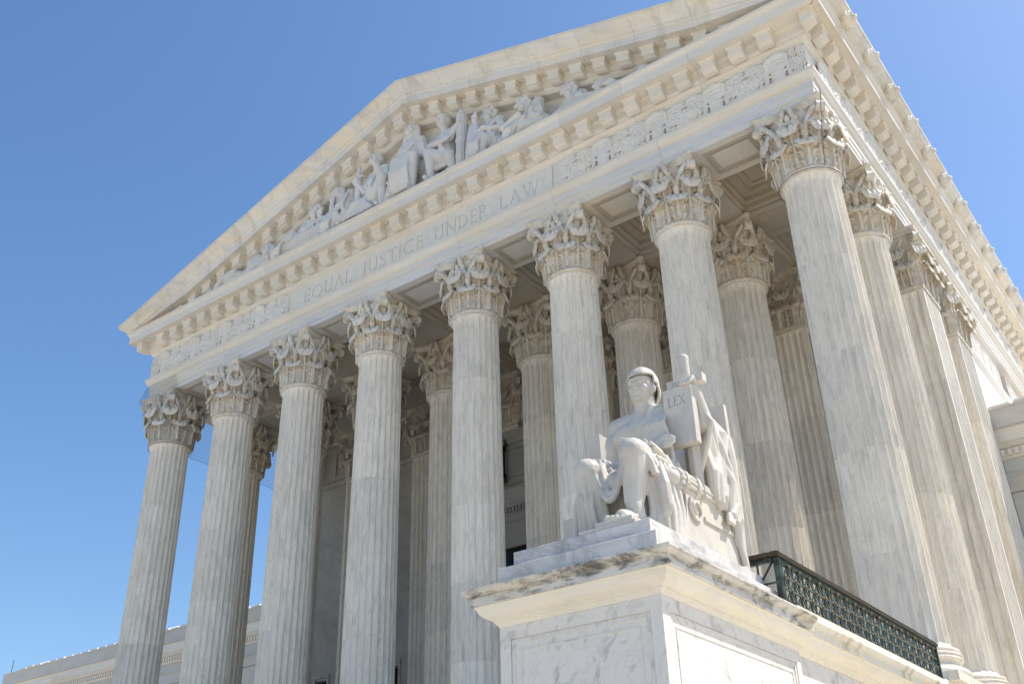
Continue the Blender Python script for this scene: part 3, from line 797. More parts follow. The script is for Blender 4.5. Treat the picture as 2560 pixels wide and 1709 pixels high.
def carve(word_spans, panel, y_face, depth, z0, hgt, axis_x0=0):
    """cuts strokes into a panel facing -y; panel is an MB box"""
    cut = MB(); jit = 0
    for word, xa, xb in word_spans:
        data = [strokes(c) for c in word]; tot = sum(d[1] for d in data)+.13*(len(word)-1)
        k = (xb-xa)/tot; x = xa
        for q, wd in data:
            for P in q:
                jit = (jit+1) % 17; e = jit*.00013
                pts = [(x+px*k, z0+py*hgt) for px, py in P]
                area = sum(pts[i][0]*pts[(i+1) % 4][1]-pts[(i+1) % 4][0]*pts[i][1] for i in range(4))
                if area < 0: pts.reverse()
                cut.loft([[(px, y_face-.05-e, pz) for px, pz in pts], [(px, y_face+depth+e, pz) for px, pz in pts]])
            x += (wd+.13)*k
    co = put('tmp_cut', cut.mesh('tmp_cut'), M['relief'])
    me = bake(panel.mesh('panel_raw'), [('BOOLEAN', dict(object=co, operation='DIFFERENCE', solver='EXACT', use_self=True))], 'inscription_panel')
    bpy.data.objects.remove(co); me.materials.clear()
    return me
pn = MB().box(XC[2]+.004, XC[5]-.004, -.90, .4, 22.823, 23.918)
ins = carve([('EQUAL', 8.66, 11.25), ('JUSTICE', 11.78, 14.82), ('UNDER', 15.33, 17.78), ('LAW', 18.28, 19.95)], pn, -.90, .032, 23.05, .57)
part('inscription_panel', ins, M['relief'])

# ---- frieze reliefs: draped stand and fruit festoon, alternating
def frieze_stand():
    mb = MB()
    for z, r in ((.10, .20), (.24, .17), (.36, .20), (.50, .17), (.62, .21), (.78, .18)): mb.ell((0, -.02, z), (r+.08, .13, .10))
    mb.box(-.28, .28, -.06, .1, .0, .08); mb.ell((0, -.05, .94), (.30, .14, .10)); mb.ell((0, -.1, 1.0), (.18, .10, .07))
    for s in (-1, 1):
        mb.tube([(s*.20, -.1, 1.0), (s*.33, -.10, .86), (s*.31, -.06, .55), (s*.34, -.08, .25), (s*.37, -.06, .06)], [.06, .075, .05, .055, .07], 7)
        mb.tube([(s*.26, -.10, .84), (s*.40, -.05, .50), (s*.42, -.04, .10)], [.04, .045, .04], 6)
    return sculpt(mb, 'frieze_stand', .030, 2, .4)
def frieze_festoon():
    mb = MB(); rnd = random.Random(3)
    for s in (-1, 1):
        pts = []
        for i in range(24):
            a = i/23*2*pi*1.55; r = .235*(1-.72*i/23); pts.append((s*(.27+r*math.cos(a+pi)), -.05, .76+r*math.sin(a)))
        mb.tube(pts, [.058]*24, 7); mb.ell((s*.27, -.07, .76), .075)
        mb.tube([(s*.02, -.04, .98), (s*.28, -.05, 1.03), (s*.56, -.03, .95), (s*.62, -.02, .7)], [.045, .055, .05, .04], 7)
        for i in range(6): mb.ell((s*(.50+.03*(i % 2)), -.04, .5+.09*i), (.055, .05, .05))
    for i in range(9):
        for j in range(5):
            u = -1+2*i/8; x = u*.60+.03*(j % 2); z = .08+.12*j+.16*u*u*(1 if j else .3)
            if z > .68: continue
            r = rnd.uniform(.072, .094); mb.ell((x+rnd.uniform(-.015, .015), -.03-.06*(1-u*u)-rnd.random()*.025, z), (r, r*.9, r), nu=9, nv=7)
    mb.box(-.70, .70, -.005, .06, .03, 1.05)
    for s in (-1, 1):
        for i in range(7): mb.ell((s*(.64+.035*math.sin(i*1.9)), -.04, .12+.13*i), (.075, .05, .06), nu=8, nv=6)
    return sculpt(mb, 'frieze_festoon', .018, 3, .4)
fs_me, ff_me = frieze_stand(), frieze_festoon()
FP = XC[1]/2
for k in range(5):
    for base_x, sg in ((0, 1), (XR, -1)):
        part('frieze_stand', fs_me, M['relief'], loc=(base_x+sg*(k*2.02 + (.0 if k else .0)), -.88, 22.83)) if k < 4 else None
        if k < 4: part('frieze_festoon', ff_me, M['relief'], loc=(base_x+sg*(k*2.02+1.01), -.87, 22.83))
for x in (XR+.61, -.61):
    o = part('frieze_festoon', ff_me, M['relief'], loc=(x, -.87, 22.83)); o.scale = (.42, 1, 1)
for k in range(12):
    o = part('frieze_stand', fs_me, M['relief'], loc=(XR+.88, .3+k*2.02, 22.83)); o.rotation_euler = (0, 0, pi/2)
    o = part('frieze_festoon', ff_me, M['relief'], loc=(XR+.87, .3+1.01+k*2.02, 22.83)); o.rotation_euler = (0, 0, pi/2)
for k in range(2):
    o = part('frieze_stand', fs_me, M['relief'], loc=(-.88, .3+k*2.02, 22.83)); o.rotation_euler = (0, 0, -pi/2)

# ---- lion-head spouts on the side gutter
def lion():
    mb = MB(); rnd = random.Random(5)
    mb.ell((0, .08, .0), (.30, .14, .31))
    for i in range(16):
        a = 2*pi*i/16; mb.ell((.27*math.cos(a), -.02, .28*math.sin(a)), (.085, .11, .085), nu=8, nv=6)
    for i in range(10):
        a = 2*pi*i/10+.2; mb.ell((.19*math.cos(a), -.10, .20*math.sin(a)), (.07, .10, .07), nu=8, nv=6)
    mb.ell((0, -.10, .02), (.17, .18, .18)); mb.ell((0, -.25, -.05), (.105, .11, .085)); mb.ell((0, -.33, -.01), (.055, .045, .04))
    mb.ell((0, -.20, -.17), (.09, .09, .05))
    for s in (-1, 1):
        mb.ell((s*.085, -.22, .10), (.06, .05, .035)); mb.ell((s*.17, -.05, .2), (.06, .05, .07)); mb.ell((s*.06, -.30, -.08), (.055, .05, .045))
    return sculpt(mb, 'lion_head', .022, 2, .4)
lion_me = lion()
for k in range(13):
    y = .37+1.955*(k-1)
    o = part('lion_head', lion_me, M['side'], loc=(XR+1.95, y, 25.21)); o.rotation_euler = (0, 0, pi/2); o.scale = (.92, .92, .92)

# ---- side wall past the corner pier
part('side_wall', MB().box(XR-1.2, XR-.35, 8.2, 13.0, ZF, ZS-.003), M['white'])
XW = XR+.65
for za, zb in ((ZF, 13.0), (13.0, 17.0), (17.0, 19.9)):
    part('side_wall', MB().box(XR-.5, XW, 13.2, YEND, za+.002, zb-.002), M['white'])
part('string_course', MB().loft([[(XW+o, y, z) for o, z in ((0, 19.902), (.06, 19.91), (.10, 20.0), (.14, 20.02), (.14, 20.15), (0, 20.16))] for y in (13.1, YEND)]), M['white'])
part('side_wall', MB().box(XR-.5, XW-.05, 13.2, 19.55, 20.165, ZS-.003), M['white'])
part('side_wall', MB().box(XR-.5, XW-.05, 21.0, YEND, 20.165, ZS-.003), M['white'])
for y0 in (13.45, 14.72, 15.99, 17.26, 18.40, 21.2, 22.4, 23.6):
    y1 = y0+1.1; mb = MB()
    for e in (0, .13, .26):
        a, b, c, d = y0+e, y1-e, 20.30+e, 21.75-e
        if b-a < .1: continue
        for (p0, p1, q0, q1) in ((a, b, c, c+.05), (a, b, d-.05, d), (a, a+.05, c+.05, d-.05), (b-.05, b, c+.05, d-.05)): mb.box(XW-.05, XW-.01, p0, p1, q0, q1)
    part('panel_frame', mb, M['white'])
wn = part('window', MB().box(XR-.1, XR, 19.55, 21.0, 20.165, ZS-.01), M['glass'])
gr = MB()
for i in range(15): gr.bar((XR+.35, 19.6+i*.1, 20.18), (XR+.35, 19.6+i*.1, ZS-.02), .03, .03)
for i in range(17): gr.bar((XR+.37, 19.57, 20.2+i*.1), (XR+.37, 20.98, 20.2+i*.1), .03, .03)
put('grille', gr, M['grille'], wn, (0, 0, 0))

# ------------------------------------------------------------------ lower wings either side
def wing(x0, x1, label):
    xo = min(x0, x1); wd = abs(x1-x0)
    W = tag(empty('wing_building', ((x0+x1)/2, 14, 0)), label, 'building', 'long low wings of the courthouse')
    def wp(name, mb, mat, parent=None, kind=None):
        o = put(name, mb, M[mat], parent or W, kind=kind)
        if parent is None: o.location = Vector((-(x0+x1)/2, -14, 0))
        return o
    def ex(pr, a=None, b=None): 
        a = xo if a is None else a; b = xo+wd if b is None else b
        return MB().loft([[(x, 14-o, z) for o, z in pr] for x in (a, b)])
    n = 6
    for i in range(n):
        a, b = xo+wd*i/n+.004, xo+wd*(i+1)/n-.004
        wp('wall', ex([(-.02, ZF), (-.02, 14.38), (-6, 14.38), (-6, ZF)], a, b), 'wing')
        wp('architrave_block', ex([(.0, 14.40), (.04, 14.40), (.04, 14.95), (.12, 15.0), (.12, 15.05), (-6, 15.05), (-6, 14.4)], a, b), 'wing')
        wp('frieze_block', ex([(-.01, 15.052), (-.01, 15.60), (-6, 15.60), (-6, 15.052)], a, b), 'wing')
        wp('cornice_block', ex([(.16, 15.99), (.24, 16.05), (.30, 16.12), (.36, 16.14), (.38, 16.56), (.42, 16.62), (-6, 16.62), (-6, 15.99)], a, b), 'soffit')
        wp('gutter_fascia', ex([(.45, 16.66), (.50, 16.66), (.50, 17.32), (.54, 17.34), (.54, 17.42), (-6, 17.42), (-6, 16.62), (.45, 16.62)], a, b), 'wing')
    wp('dentil_backing', ex([(.06, 15.60), (.10, 15.66), (.10, 15.985), (-6, 15.985), (-6, 15.602)]), 'soffit')
    dm = MB().box(-.065, .065, -.10, 0, 15.70, 15.93).mesh('dentil'); dm.materials.append(M['soffit'])
    nd = int(wd/.24); near = 150
    rest = MB()
    for i in range(nd):
        xx = (x0+(.1+i*.24)*(1 if x1 > x0 else -1))
        if i < near and x1 > x0:
            o = bpy.data.objects.new('dentil', dm); COL.objects.link(o); o.parent = W; o.location = Vector((xx-(x0+x1)/2, -.10, 0))
        else: rest.box(xx-.065, xx+.065, 13.80, 13.90, 15.70, 15.93)
    if rest.v: wp('dentil_row', rest, 'soffit', kind='stuff')
    tm = MB().loft([[(-.43, y, 17.40+h), (-.33, y, 17.50+h), (.33, y, 17.50+h), (.43, y, 17.40+h)] for y, h in ((-.50, 0), (1.15, .66), (1.2, .3))]); tme = tm.mesh('roof_tile'); tme.materials.append(M['tile'])
    rnd = random.Random(9)
    for i in range(int(wd/.885)):
        xx = xo+.45+i*.885
        if x1 < x0 and xx < x1+2.0: continue
        o = bpy.data.objects.new('roof_tile', tme); COL.objects.link(o); o.parent = W; o.location = Vector((xx-(x0+x1)/2, rnd.uniform(-.03, .03), rnd.uniform(0, .04)))
    wp('roof', MB().box(xo, xo+wd, 16.6, 22, 17.43, 17.9), 'tile')
    # pilaster capitals and roundels along the wall head
    ro = MB(); ro.lathe([(.30, 0), (.30, .05), (.24, .09), (.16, .06), (.10, .10), (.02, .12)], 20)
    rme = ro.mesh('roundel'); rme.materials.append(M['wing']); rme.transform(Matrix.Rotation(pi/2, 4, 'X'))
    for i in range(int(wd/3.6)):
        o = bpy.data.objects.new('roundel', rme); COL.objects.link(o); o.parent = W
        o.location = Vector((x0+(1.9+i*3.6)*(1 if x1 > x0 else -1)-(x0+x1)/2, .0, 13.9))
    return W
wl = wing(-.75, -35.0, 'lower wing with gutter and roof tiles beyond the leftmost columns')
put('lightning_rod', MB().tube([(-16.6, -.3, 17.4), (-16.55, -.3, 18.35)], .02, 5), M['iron'], wl)
wing(XR+.7, 62, 'lower wing with dentil cornice behind the rightmost pilaster')

# ------------------------------------------------------------------ statue pedestal beside the stairs
PX0, PX1, PY0, PY1, PZ = 26.45, 29.65, -13.16, -8.54, 5.645
P = tag(empty('statue_pedestal', ((PX0+PX1)/2, (PY0+PY1)/2, 0)), 'white veined marble pedestal with weathered moulded cap under the seated statue', 'pedestal')
PO = -P.location
def pp(name, mb, mat, parent=None):
    o = put(name, mb, M[mat], parent or P)
    if parent is None: o.location = PO
    return o
def rect_rings(prof, x0, x1, y0, y1, z, rear=False):
    return MB().loft([[(x0+d, y0+d, z-h), (x1-d, y0+d, z-h), (x1-d, y1-(d if rear else 0), z-h), (x0+d, y1-(d if rear else 0), z-h)] for d, h in prof])
pp('cap_slab', rect_rings([(.02, 0), (0, .008), (0, .032), (.012, .036), (.012, .05), (.03, .07), (.055, .085), (.06, .098), (.095, .10), (.10, .104), (.10, .222)], PX0, PX1, PY0, PY1, PZ), 'stain')
pp('cornice', rect_rings([(.125, .224), (.135, .245), (.15, .25), (.155, .27), (.175, .31), (.215, .355), (.27, .385), (.31, .398), (.315, .402), (.315, .425), (.335, .43), (.345, .455), (.365, .468), (.37, .49)], PX0, PX1, PY0, PY1, PZ), 'pedcap')
DX0, DX1, DY0, DY1 = PX0+.40, PX1-.40, PY0+.40, PY1-.02
zt = PZ-.492
pp('die', MB().box(DX0, DX1, DY0, DY1, 0, zt), 'ped')
def frame_front(y, x0, x1, z0, z1, w, t, b=0.0):
    mb = MB()
    for (a, c, d, e) in ((x0, x1, z1-w, z1), (x0, x1, z0, z0+w), (x0, x0+w, z0+w, z1-w), (x1-w, x1, z0+w, z1-w)): mb.box(a, c, y-t, y+b, d, e)
    return mb
def frame_side(x, y0, y1, z0, z1, w, t):
    mb = MB()
    for (a, c, d, e) in ((y0, y1, z1-w, z1), (y0, y1, z0, z0+w), (y0, y0+w, z0+w, z1-w), (y1-w, y1, z0+w, z1-w)): mb.box(x, x+t, a, c, d, e)
    return mb
pp('panel_border', frame_front(DY0, DX0-.025, DX1+.025, .3, zt, .17, .025), 'ped')
pp('panel_moulding', frame_front(DY0, DX0+.155, DX1-.155, .45, zt-.185, .05, .012), 'ped')
pp('panel_moulding', frame_front(DY0, DX0+.30, DX1-.30, .6, zt-.32, .018, .010), 'ped')
pp('panel_border', frame_side(DX1, DY0-.0, DY1, .3, zt, .17, .025), 'ped')
pp('panel_moulding', frame_side(DX1, DY0+.18, DY1-.18, .45, zt-.185, .05, .012), 'ped')
pp('panel_moulding', frame_side(DX1, DY0+.32, DY1-.32, .6, zt-.32, .018, .010), 'ped')
def bevelbox(x0, x1, y0, y1, z0, z1, e=.012):
    return MB().loft([[(x0+d, y0+d, z), (x1-d, y0+d, z), (x1-d, y1-d, z), (x0+d, y1-d, z)] for d, z in ((e, z0), (0, z0+e), (0, z1-e), (e, z1))])
pp('base_step', bevelbox(26.90, 29.35, -12.90, -9.05, 5.648, 5.93), 'stepm')
pp('base_step', bevelbox(27.06, 29.20, -12.75, -9.20, 5.933, 6.16), 'stepm')

# ------------------------------------------------------------------ wall behind the pedestal that carries the railing
Wl = tag(empty('terrace_wall', (28, -4.9, 0)), 'pale marble wall with moulded coping below the green bronze railing', 'wall')
def tw(name, mb, mat):
    o = put(name, mb, M[mat], Wl); o.location = -Wl.location; return o
ysw = [PY1+.004, -6.2, -3.8, -1.475]
for a, b in zip(ysw[:-1], ysw[1:]):
    prof = [(.03, 0), (.03, -.03), (.05, -.05), (.075, -.075), (.085, -.10), (.125, -.102), (.13, -.21)]
    tw('coping', MB().loft([[(29.62-d, y, 5.62+h) for d, h in prof]+[(26.6, y, 5.41), (26.6, y, 5.62)] for y in (a+.003, b-.003)]), 'copem')
    prof = [(.15, -.213), (.18, -.24), (.20, -.28), (.24, -.33), (.30, -.36), (.335, -.375), (.34, -.40), (.36, -.41), (.37, -.44), (.40, -.47)]
    tw('cornice', MB().loft([[(29.62-d, y, 5.62+h) for d, h in prof]+[(26.8, y, 5.15), (26.8, y, 5.407)] for y in (a+.003, b-.003)]), 'pedcap')
    tw('wall_panel', MB().box(26.9, 29.20, a+.003, b-.003, 0, 5.147), 'ped')
tw('kerb', MB().box(28.3, 29.53, -9.0, -1.47, 5.622, 5.745), 'pedcap')

# ------------------------------------------------------------------ bronze railing
RX, RY0, RY1 = 29.45, -9.36, -1.55
R_ = tag(empty('bronze_railing', (RX, (RY0+RY1)/2, 5.75)), 'green bronze lattice railing with brass rosettes on the terrace wall', 'railing')
RO = -R_.location
def rp(name, mb, mat, loc=None):
    o = put(name, mb, M[mat], R_); o.location = RO if loc is None else Vector(loc)+RO; return o
Z0, Z1 = 5.76, 6.40
rp('top_rail', MB().loft([[(RX+a, y, z) for a, z in ((-.07, 6.405), (.07, 6.405), (.085, 6.43), (.085, 6.465), (.05, 6.485), (-.05, 6.485), (-.085, 6.465), (-.085, 6.43))] for y in (RY0-.07, RY1+.02)]), 'railcap')
rp('rail_moulding', MB().box(RX-.035, RX+.04, RY0, RY1, 6.335, 6.403), 'bronze')
rp('bottom_rail', MB().box(RX-.035, RX+.035, RY0, RY1, Z0-.012, Z0+.04), 'bronze')
for y in (RY0+.03, RY1-.03): rp('post', MB().box(RX-.045, RX+.045, y-.04, y+.04, 5.40 if y < -5 else 5.75, 6.40), 'bronze')
HY = .2; rowz = [6.335, 6.15, 5.965, 5.78]
vb = MB().box(-.010, .012, -.013, .013, Z0, 6.34).mesh('upright_bar')
ncol = int((RY1-RY0)/HY)
for i in range(1, ncol):
    y = RY0+.03+HY*i-.03
    rp('upright_bar', vb, 'bronze', (RX-.012, y, 0))
for z in (6.15, 5.965): rp('strap', MB().box(RX+.004, RX+.026, RY0, RY1, z-.016, z+.016), 'verdigris')
dgA = MB().bar((0, -HY/2*1.0, -.0925), (0, HY/2*1.0, .0925), .020, .024, (1, 0, 0)).mesh('diagonal_bar')
dA, dB = MB(), MB()
dA.bar((.008, 0, 0), (.008, HY, -.185), .020, .022, (1, 0, 0)); dB.bar((-.004, 0, -.185), (-.004, HY, 0), .020, .022, (1, 0, 0))
dAm, dBm = dA.mesh('diagonal_bar'), dB.mesh('diagonal_bar')
ros = MB().lathe([(.002, .028), (.018, .022), (.026, .012), (.030, 0.0), (.028, -.02)], 10); ros_m = ros.mesh('rosette'); ros_m.transform(Matrix.Rotation(pi/2, 4, 'Y'))
for r_ in range(3):
    for i in range(ncol):
        y = RY0+HY*i; z = rowz[r_]
        if (i+r_) % 2 == 0: rp('diagonal_bar', dAm, 'verdigris', (RX, y, z))
        else: rp('diagonal_bar', dBm, 'verdigris', (RX, y, z))
        # finer rays of each star
thin = MB()
for r_ in range(3):
    for i in range(ncol):
        y = RY0+HY*i; z = rowz[r_]
        a, b = ((y, z), (y+HY, z-.185)) if (i+r_) % 2 == 0 else ((y, z-.185), (y+HY, z))
        thin.bar((RX-.01, a[0]+.0, a[1]), (RX-.01, y+HY/2, z-.185), .012, .012, (1, 0, 0)); thin.bar((RX-.01, y+HY/2, z), (RX-.01, b[0], b[1]), .012, .012, (1, 0, 0))
o = rp('lattice_rays', thin, 'bronze'); o['kind'] = 'stuff'
for r_ in range(4):
    for i in range(ncol+1):
        if (i+r_) % 2 == 0 and 0 < i < ncol: rp('rosette', ros_m, 'rosette', (RX+.03, RY0+HY*i, rowz[r_]))
# return of the railing behind the statue
rp('top_rail', MB().box(27.0, RX-.09, RY0-.08, RY0+.08, 6.41, 6.48), 'railcap')
rp('rail_moulding', MB().box(27.0, RX-.05, RY0-.035, RY0+.035, 6.335, 6.405), 'bronze')
for xx in (28.86, 28.25, 27.6):
    rp('upright_bar', MB().box(xx-.03, xx+.03, RY0-.03, RY0+.03, 5.65, 6.33), 'bronze')
for xa, xb in ((28.89, 29.40), (28.28, 28.83)):
    xm, zm = (xa+xb)/2, 6.03; mb = MB()
    for dx, dz in ((1, 0), (0, 1), (1, 1.1), (1, -1.1)):
        hx = (xb-xa)/2; mb.bar((xm-dx*hx, RY0, zm-dz*.30), (xm+dx*hx, RY0, zm+dz*.30), .024, .03, (0, 1, 0))
    rp('star_lattice', mb, 'bronze')

# ------------------------------------------------------------------ the seated statue
S_ = tag(empty('seated_statue', (28.13, -10.95, 6.16)), 'white marble seated robed figure holding an inscribed tablet and sword', 'statue')
SO = -S_.location
def sp_(name, me, mat='statue', parent=None):
    o = put(name, me, M[mat], parent or S_)
    if parent is None: o.location = SO
    return o
def V(*a): return Vector(a)
bd = MB()
pel, che = V(28.2, -10.9, 7.22), V(28.33, -11.0, 8.08)
sR, sL = V(27.93, -11.0, 8.33), V(28.74, -10.95, 8.38)
bd.ell(pel, (.56, .46, .36)); bd.cap(pel+V(0, 0, .1), .44, che+V(0, .03, -.3), .40); bd.ell(che, (.52, .33, .40))
bd.ell(che+V(-.20, -.21, .04), (.25, .14, .19)); bd.ell(che+V(.17, -.21, .05), (.25, .14, .19))
bd.ell(V(28.27, -11.28, 7.72), (.22, .12, .24))
bd.cap(sR, .22, sL, .22); bd.cap(che+V(0, .02, .2), .28, V(28.38, -11.0, 8.58), .165)
hd = V(28.40, -11.08, 8.90)
bd.cap(V(28.385, -11.0, 8.45), .185, hd+V(0, .04, -.18), .165)
bd.ell(hd+V(0, .02, .03), (.198, .232, .275)); bd.ell(hd+V(0, -.055, -.12), (.152, .168, .165)); bd.ell(hd+V(0, -.165, -.235), (.066, .056, .046))
bd.cap(hd+V(0, -.208, .075), .017, hd+V(0, -.256, -.035), .032); bd.ell(hd+V(0, -.228, -.05), (.046, .026, .017))
for s in (-1, 1):
    bd.tube([hd+V(s*.012, -.222, .088), hd+V(s*.07, -.212, .102), hd+V(s*.13, -.168, .092), hd+V(s*.165, -.12, .06)], [.016, .019, .018, .012], 8)
    bd.ell(hd+V(s*.074, -.194, .044), (.034, .018, .013)); bd.tube([hd+V(s*.036, -.203, .040), hd+V(s*.074, -.208, .054), hd+V(s*.115, -.184, .042)], [.007, .009, .007], 6)
    bd.ell(hd+V(s*.095, -.145, -.06), (.062, .050, .055))
    bd.ell(hd+V(s*.195, .02, -.03), (.03, .055, .085))
bd.tube([hd+V(-.062, -.185, -.122), hd+V(0, -.222, -.112), hd+V(.062, -.185, -.122)], [.009, .016, .009], 7)
bd.tube([hd+V(-.05, -.185, -.145), hd+V(0, -.214, -.150), hd+V(.05, -.185, -.145)], [.010, .018, .010], 7)
# arms
eR = V(27.74, -10.95, 7.75); hR = V(28.72, -11.36, 7.76)
bd.cap(sR, .215, eR, .17); bd.ell(V(27.87, -11.02, 8.10), (.215, .21, .26)); bd.cap(eR, .165, hR, .095)
for i, (dz, L) in enumerate(((.07, .20), (.02, .24), (-.035, .23), (-.085, .18))):
    a = hR+V(.04, -.02, dz*.8); b = hR+V(.04+L*.6, -.08, dz); c = hR+V(.05+L, -.055, dz-.005)
    bd.cap(a, .042, b, .037); bd.cap(b, .037, c, .031)
bd.cap(hR+V(0, 0, .05), .045, hR+V(.12, -.03, .13), .034); bd.ell(hR, (.12, .075, .12))
eL = V(29.24, -10.80, 8.12); hL = V(29.25, -11.02, 8.62)
bd.cap(sL, .21, eL, .155); bd.cap(eL, .145, hL, .085); bd.ell(hL+V(-.01, -.02, .05), (.08, .09, .105))
for i, (dx, L) in enumerate(((-.075, .17), (-.02, .19), (.035, .17), (.08, .13))):
    a = hL+V(dx*.6, -.02, .12); b = a+V(dx*.4-.03, -.12, .035); c = b+V(-.02, -.06, -.09)
    bd.cap(a, .036, b, .034); bd.cap(b, .034, c, .029)
bd.cap(hL+V(-.05, 0, .04), .04, hL+V(-.15, -.08, .14), .032)
# legs
kL, aL = V(28.76, -12.22, 7.34), V(28.74, -12.26, 6.56)
kR, aR = V(27.93, -12.08, 7.30), V(27.98, -11.98, 6.34)
bd.cap(V(28.5, -11.0, 7.25), .40, kL, .215); bd.cap(kL, .205, V(28.74, -12.18, 6.98), .195); bd.cap(V(28.74, -12.18, 6.98), .195, aL, .12)
bd.cap(V(27.85, -11.0, 7.2), .40, kR, .215); bd.cap(kR, .205, V(27.97, -12.0, 6.9), .205); bd.cap(V(27.97, -12.0, 6.9), .205, aR, .19)
bd.ell(kL+V(0, -.05, .02), (.15, .17, .18)); bd.ell(kR+V(0, -.05, .02), (.15, .17, .18))
# foot on the plinth with toes
bd.cap(V(28.75, -12.16, 6.39), .105, V(28.66, -12.48, 6.37), .10); bd.cap(aL, .125, V(28.74, -12.24, 6.42), .13)
for i in range(5):
    x = 28.50+.062*i+.02; y = -12.62+.022*i*(i*.35)
    bd.cap(V(x+.02, y+.14, 6.37), .042, V(x-.012, y, 6.335), .048 if i == 0 else .036)
bd.cap(V(28.0, -11.9, 6.25), .1, V(28.0, -12.3, 6.22), .09)
# pleats that follow the limbs
def pleats(a, ra, b, rb, angs, r, wob=.05, lift=.35):
    a, b = Vector(a), Vector(b); d = (b-a).normalized(); u = d.cross(Vector((0, 1, 0)))
    if u.length < .2: u = d.cross(Vector((1, 0, 0)))
    u.normalize(); v = u.cross(d)
    for k_, an in enumerate(angs):
        pts = []; rd = []
        for i in range(7):
            t = i/6; A = an+wob*math.sin(3.1*t*2+k_*1.7); R = ra+(rb-ra)*t+r*lift
            pts.append(a.lerp(b, t)+(u*math.cos(A)+v*math.sin(A))*R); rd.append(r*(.55+.6*math.sin(pi*(.15+.75*t))))
        bd.tube(pts, rd, 7)
AN = [2*pi*i/13 for i in range(13)]
pleats(kL+V(.05, .06, -.05), .20, aL+V(.02, 0, .02), .13, AN[5:9], .034, .10, .1)
pleats(kR+V(0, 0, .0), .185, aR+V(0, 0, -.1), .20, AN[::2], .03, .08, .0)
pleats(kR+V(0, .02, -.35), .185, aR+V(0, 0, -.1), .20, AN[1::2], .032, .08, .0)
pleats(V(28.5, -11.2, 7.28), .38, kL+V(0, .15, 0), .25, AN, .042, .14, .15)
pleats(V(27.87, -11.2, 7.24), .38, kR+V(0, .15, 0), .25, AN, .042, .14, .15)
# robe: lap, skirt and hanging folds
bd.cap(V(28.10, -11.3, 7.28), .36, V(28.3, -11.9, 7.06), .22)
rnd = random.Random(11)
def swag(a, b, sag, r, fwd=0.0, n=11):
    pts = []
    for i in range(n):
        t = i/(n-1); p = Vector(a).lerp(Vector(b), t); p.z -= sag*4*t*(1-t); p.y -= fwd*4*t*(1-t); pts.append(p)
    bd.tube(pts, [r*(.75+.5*math.sin(pi*i/(n-1))) for i in range(n)], 7)
for i in range(7):
    t = i/6; swag(kR+V(.17-.02*i, .04+.11*i, .17-.01*i), kL+V(-.17, .06+.11*i, .13-.02*i), .62-.085*i, .050+.006*(i % 2), .05)
swag(kR+V(.14, -.03, -.02), kL+V(-.16, .0, -.1), .50, .045, .03)
for i in range(6):   # thigh creases on the right leg
    t = i/5; swag(V(27.72+.03*i, -11.95+.13*i, 7.40), V(28.16, -11.85+.14*i, 7.44), -.10, .035, 0)
for i in range(8):   # folds over the left thigh down to the armrest
    t = i/7; a = V(28.56+.10*t, -12.22+1.0*t, 7.60-.02*t); b = V(29.02, -12.12+.92*t, 6.98-.05*t)
    bd.tube([a, a.lerp(b, .35)+V(.13, -.02, .10), a.lerp(b, .75)+V(.08, 0, .04), b], [.035, .05, .055, .05], 7)
for i in range(10):   # curtain beside the left shin
    t = i/9; x = 28.88+.16*t+.035*(i % 2); y = -12.06+.46*t-.03*(i % 2)
    bd.tube([V(x-.10, y+.02, 7.30-.1*t), V(x, y, 6.95), V(x+.02+.02*(i % 3), y+.03*(i % 2), 6.55), V(x+.03*(i % 3), y-.02, 6.17)], [.05, .06, .05+.012*(i % 2), .072], 7)
bd.cap(V(28.92, -11.85, 7.0), .13, V(28.94, -11.72, 6.2), .14)
bd.tube([V(29.02, -12.0, 7.12), V(29.08, -12.02, 6.85), V(29.09, -12.0, 6.55), V(29.05, -12.0, 6.40)], [.085, .10, .095, .06], 8)   # tasselled end of the mantle
bd.cap(V(29.06, -12.0, 6.36), .05, V(29.07, -11.99, 6.18), .035)
for i in range(14):   # cloth between and behind the legs, falling to the floor
    t = i/13; x = 28.10+.85*t
    bd.tube([V(x, -11.85, 7.0), V(x+.01, -11.78-.05*(i % 2), 6.6), V(x, -11.76-.03*(i % 2), 6.15)], [.07, .05+.015*(i % 2), .06], 7)
for i in range(8):   # vertical folds on the right shin and outer side
    t = i/7; x = 27.74+.42*t; y = -12.18+.22*abs(t-.5)
    bd.tube([V(x*.5+27.93*.5, y+.05, 7.30-.05*(i % 2)), V(x+.01, y-.02*(i % 2), 6.9), V(x+.02*math.sin(i*2), y+.02, 6.5), V(x+.03*math.sin(i), y+.04, 6.18)], [.025, .04, .045, .06], 7)
for i in range(7):   # cloak hanging at the right side of the seat
    t = i/6; x = 27.68-.12*t; y = -12.0+.5*t
    bd.tube([V(x+.08, y+.05, 7.20), V(x-.03, y, 6.85), V(x-.07-.03*(i % 2), y+.03, 6.5), V(x-.03+.03*(i % 2), y, 6.17)], [.05, .065, .055+.02*(i % 2), .06], 7)
for i in range(8):   # mantle over the left shoulder
    t = i/7
    bd.tube([V(28.58+.03*i, -10.70, 8.55-.02*i), V(28.55+.032*i, -11.14, 8.54-.03*i), V(28.50+.045*i, -11.33, 8.12), V(28.46+.06*i, -11.30, 7.82), V(28.40+.07*i, -11.26, 7.5)], [.035, .04, .034+.012*(i % 2), .04, .04], 7)
for i in range(6):   # sleeve of the raised arm
    bd.tube([V(29.2-.03*i, -10.95, 8.47-.05*i), V(29.38-.03*i, -10.88+.05*i, 8.12), V(29.26-.04*i, -10.85, 7.8), V(29.06, -10.8, 7.35)], [.035, .05, .045, .04], 7)
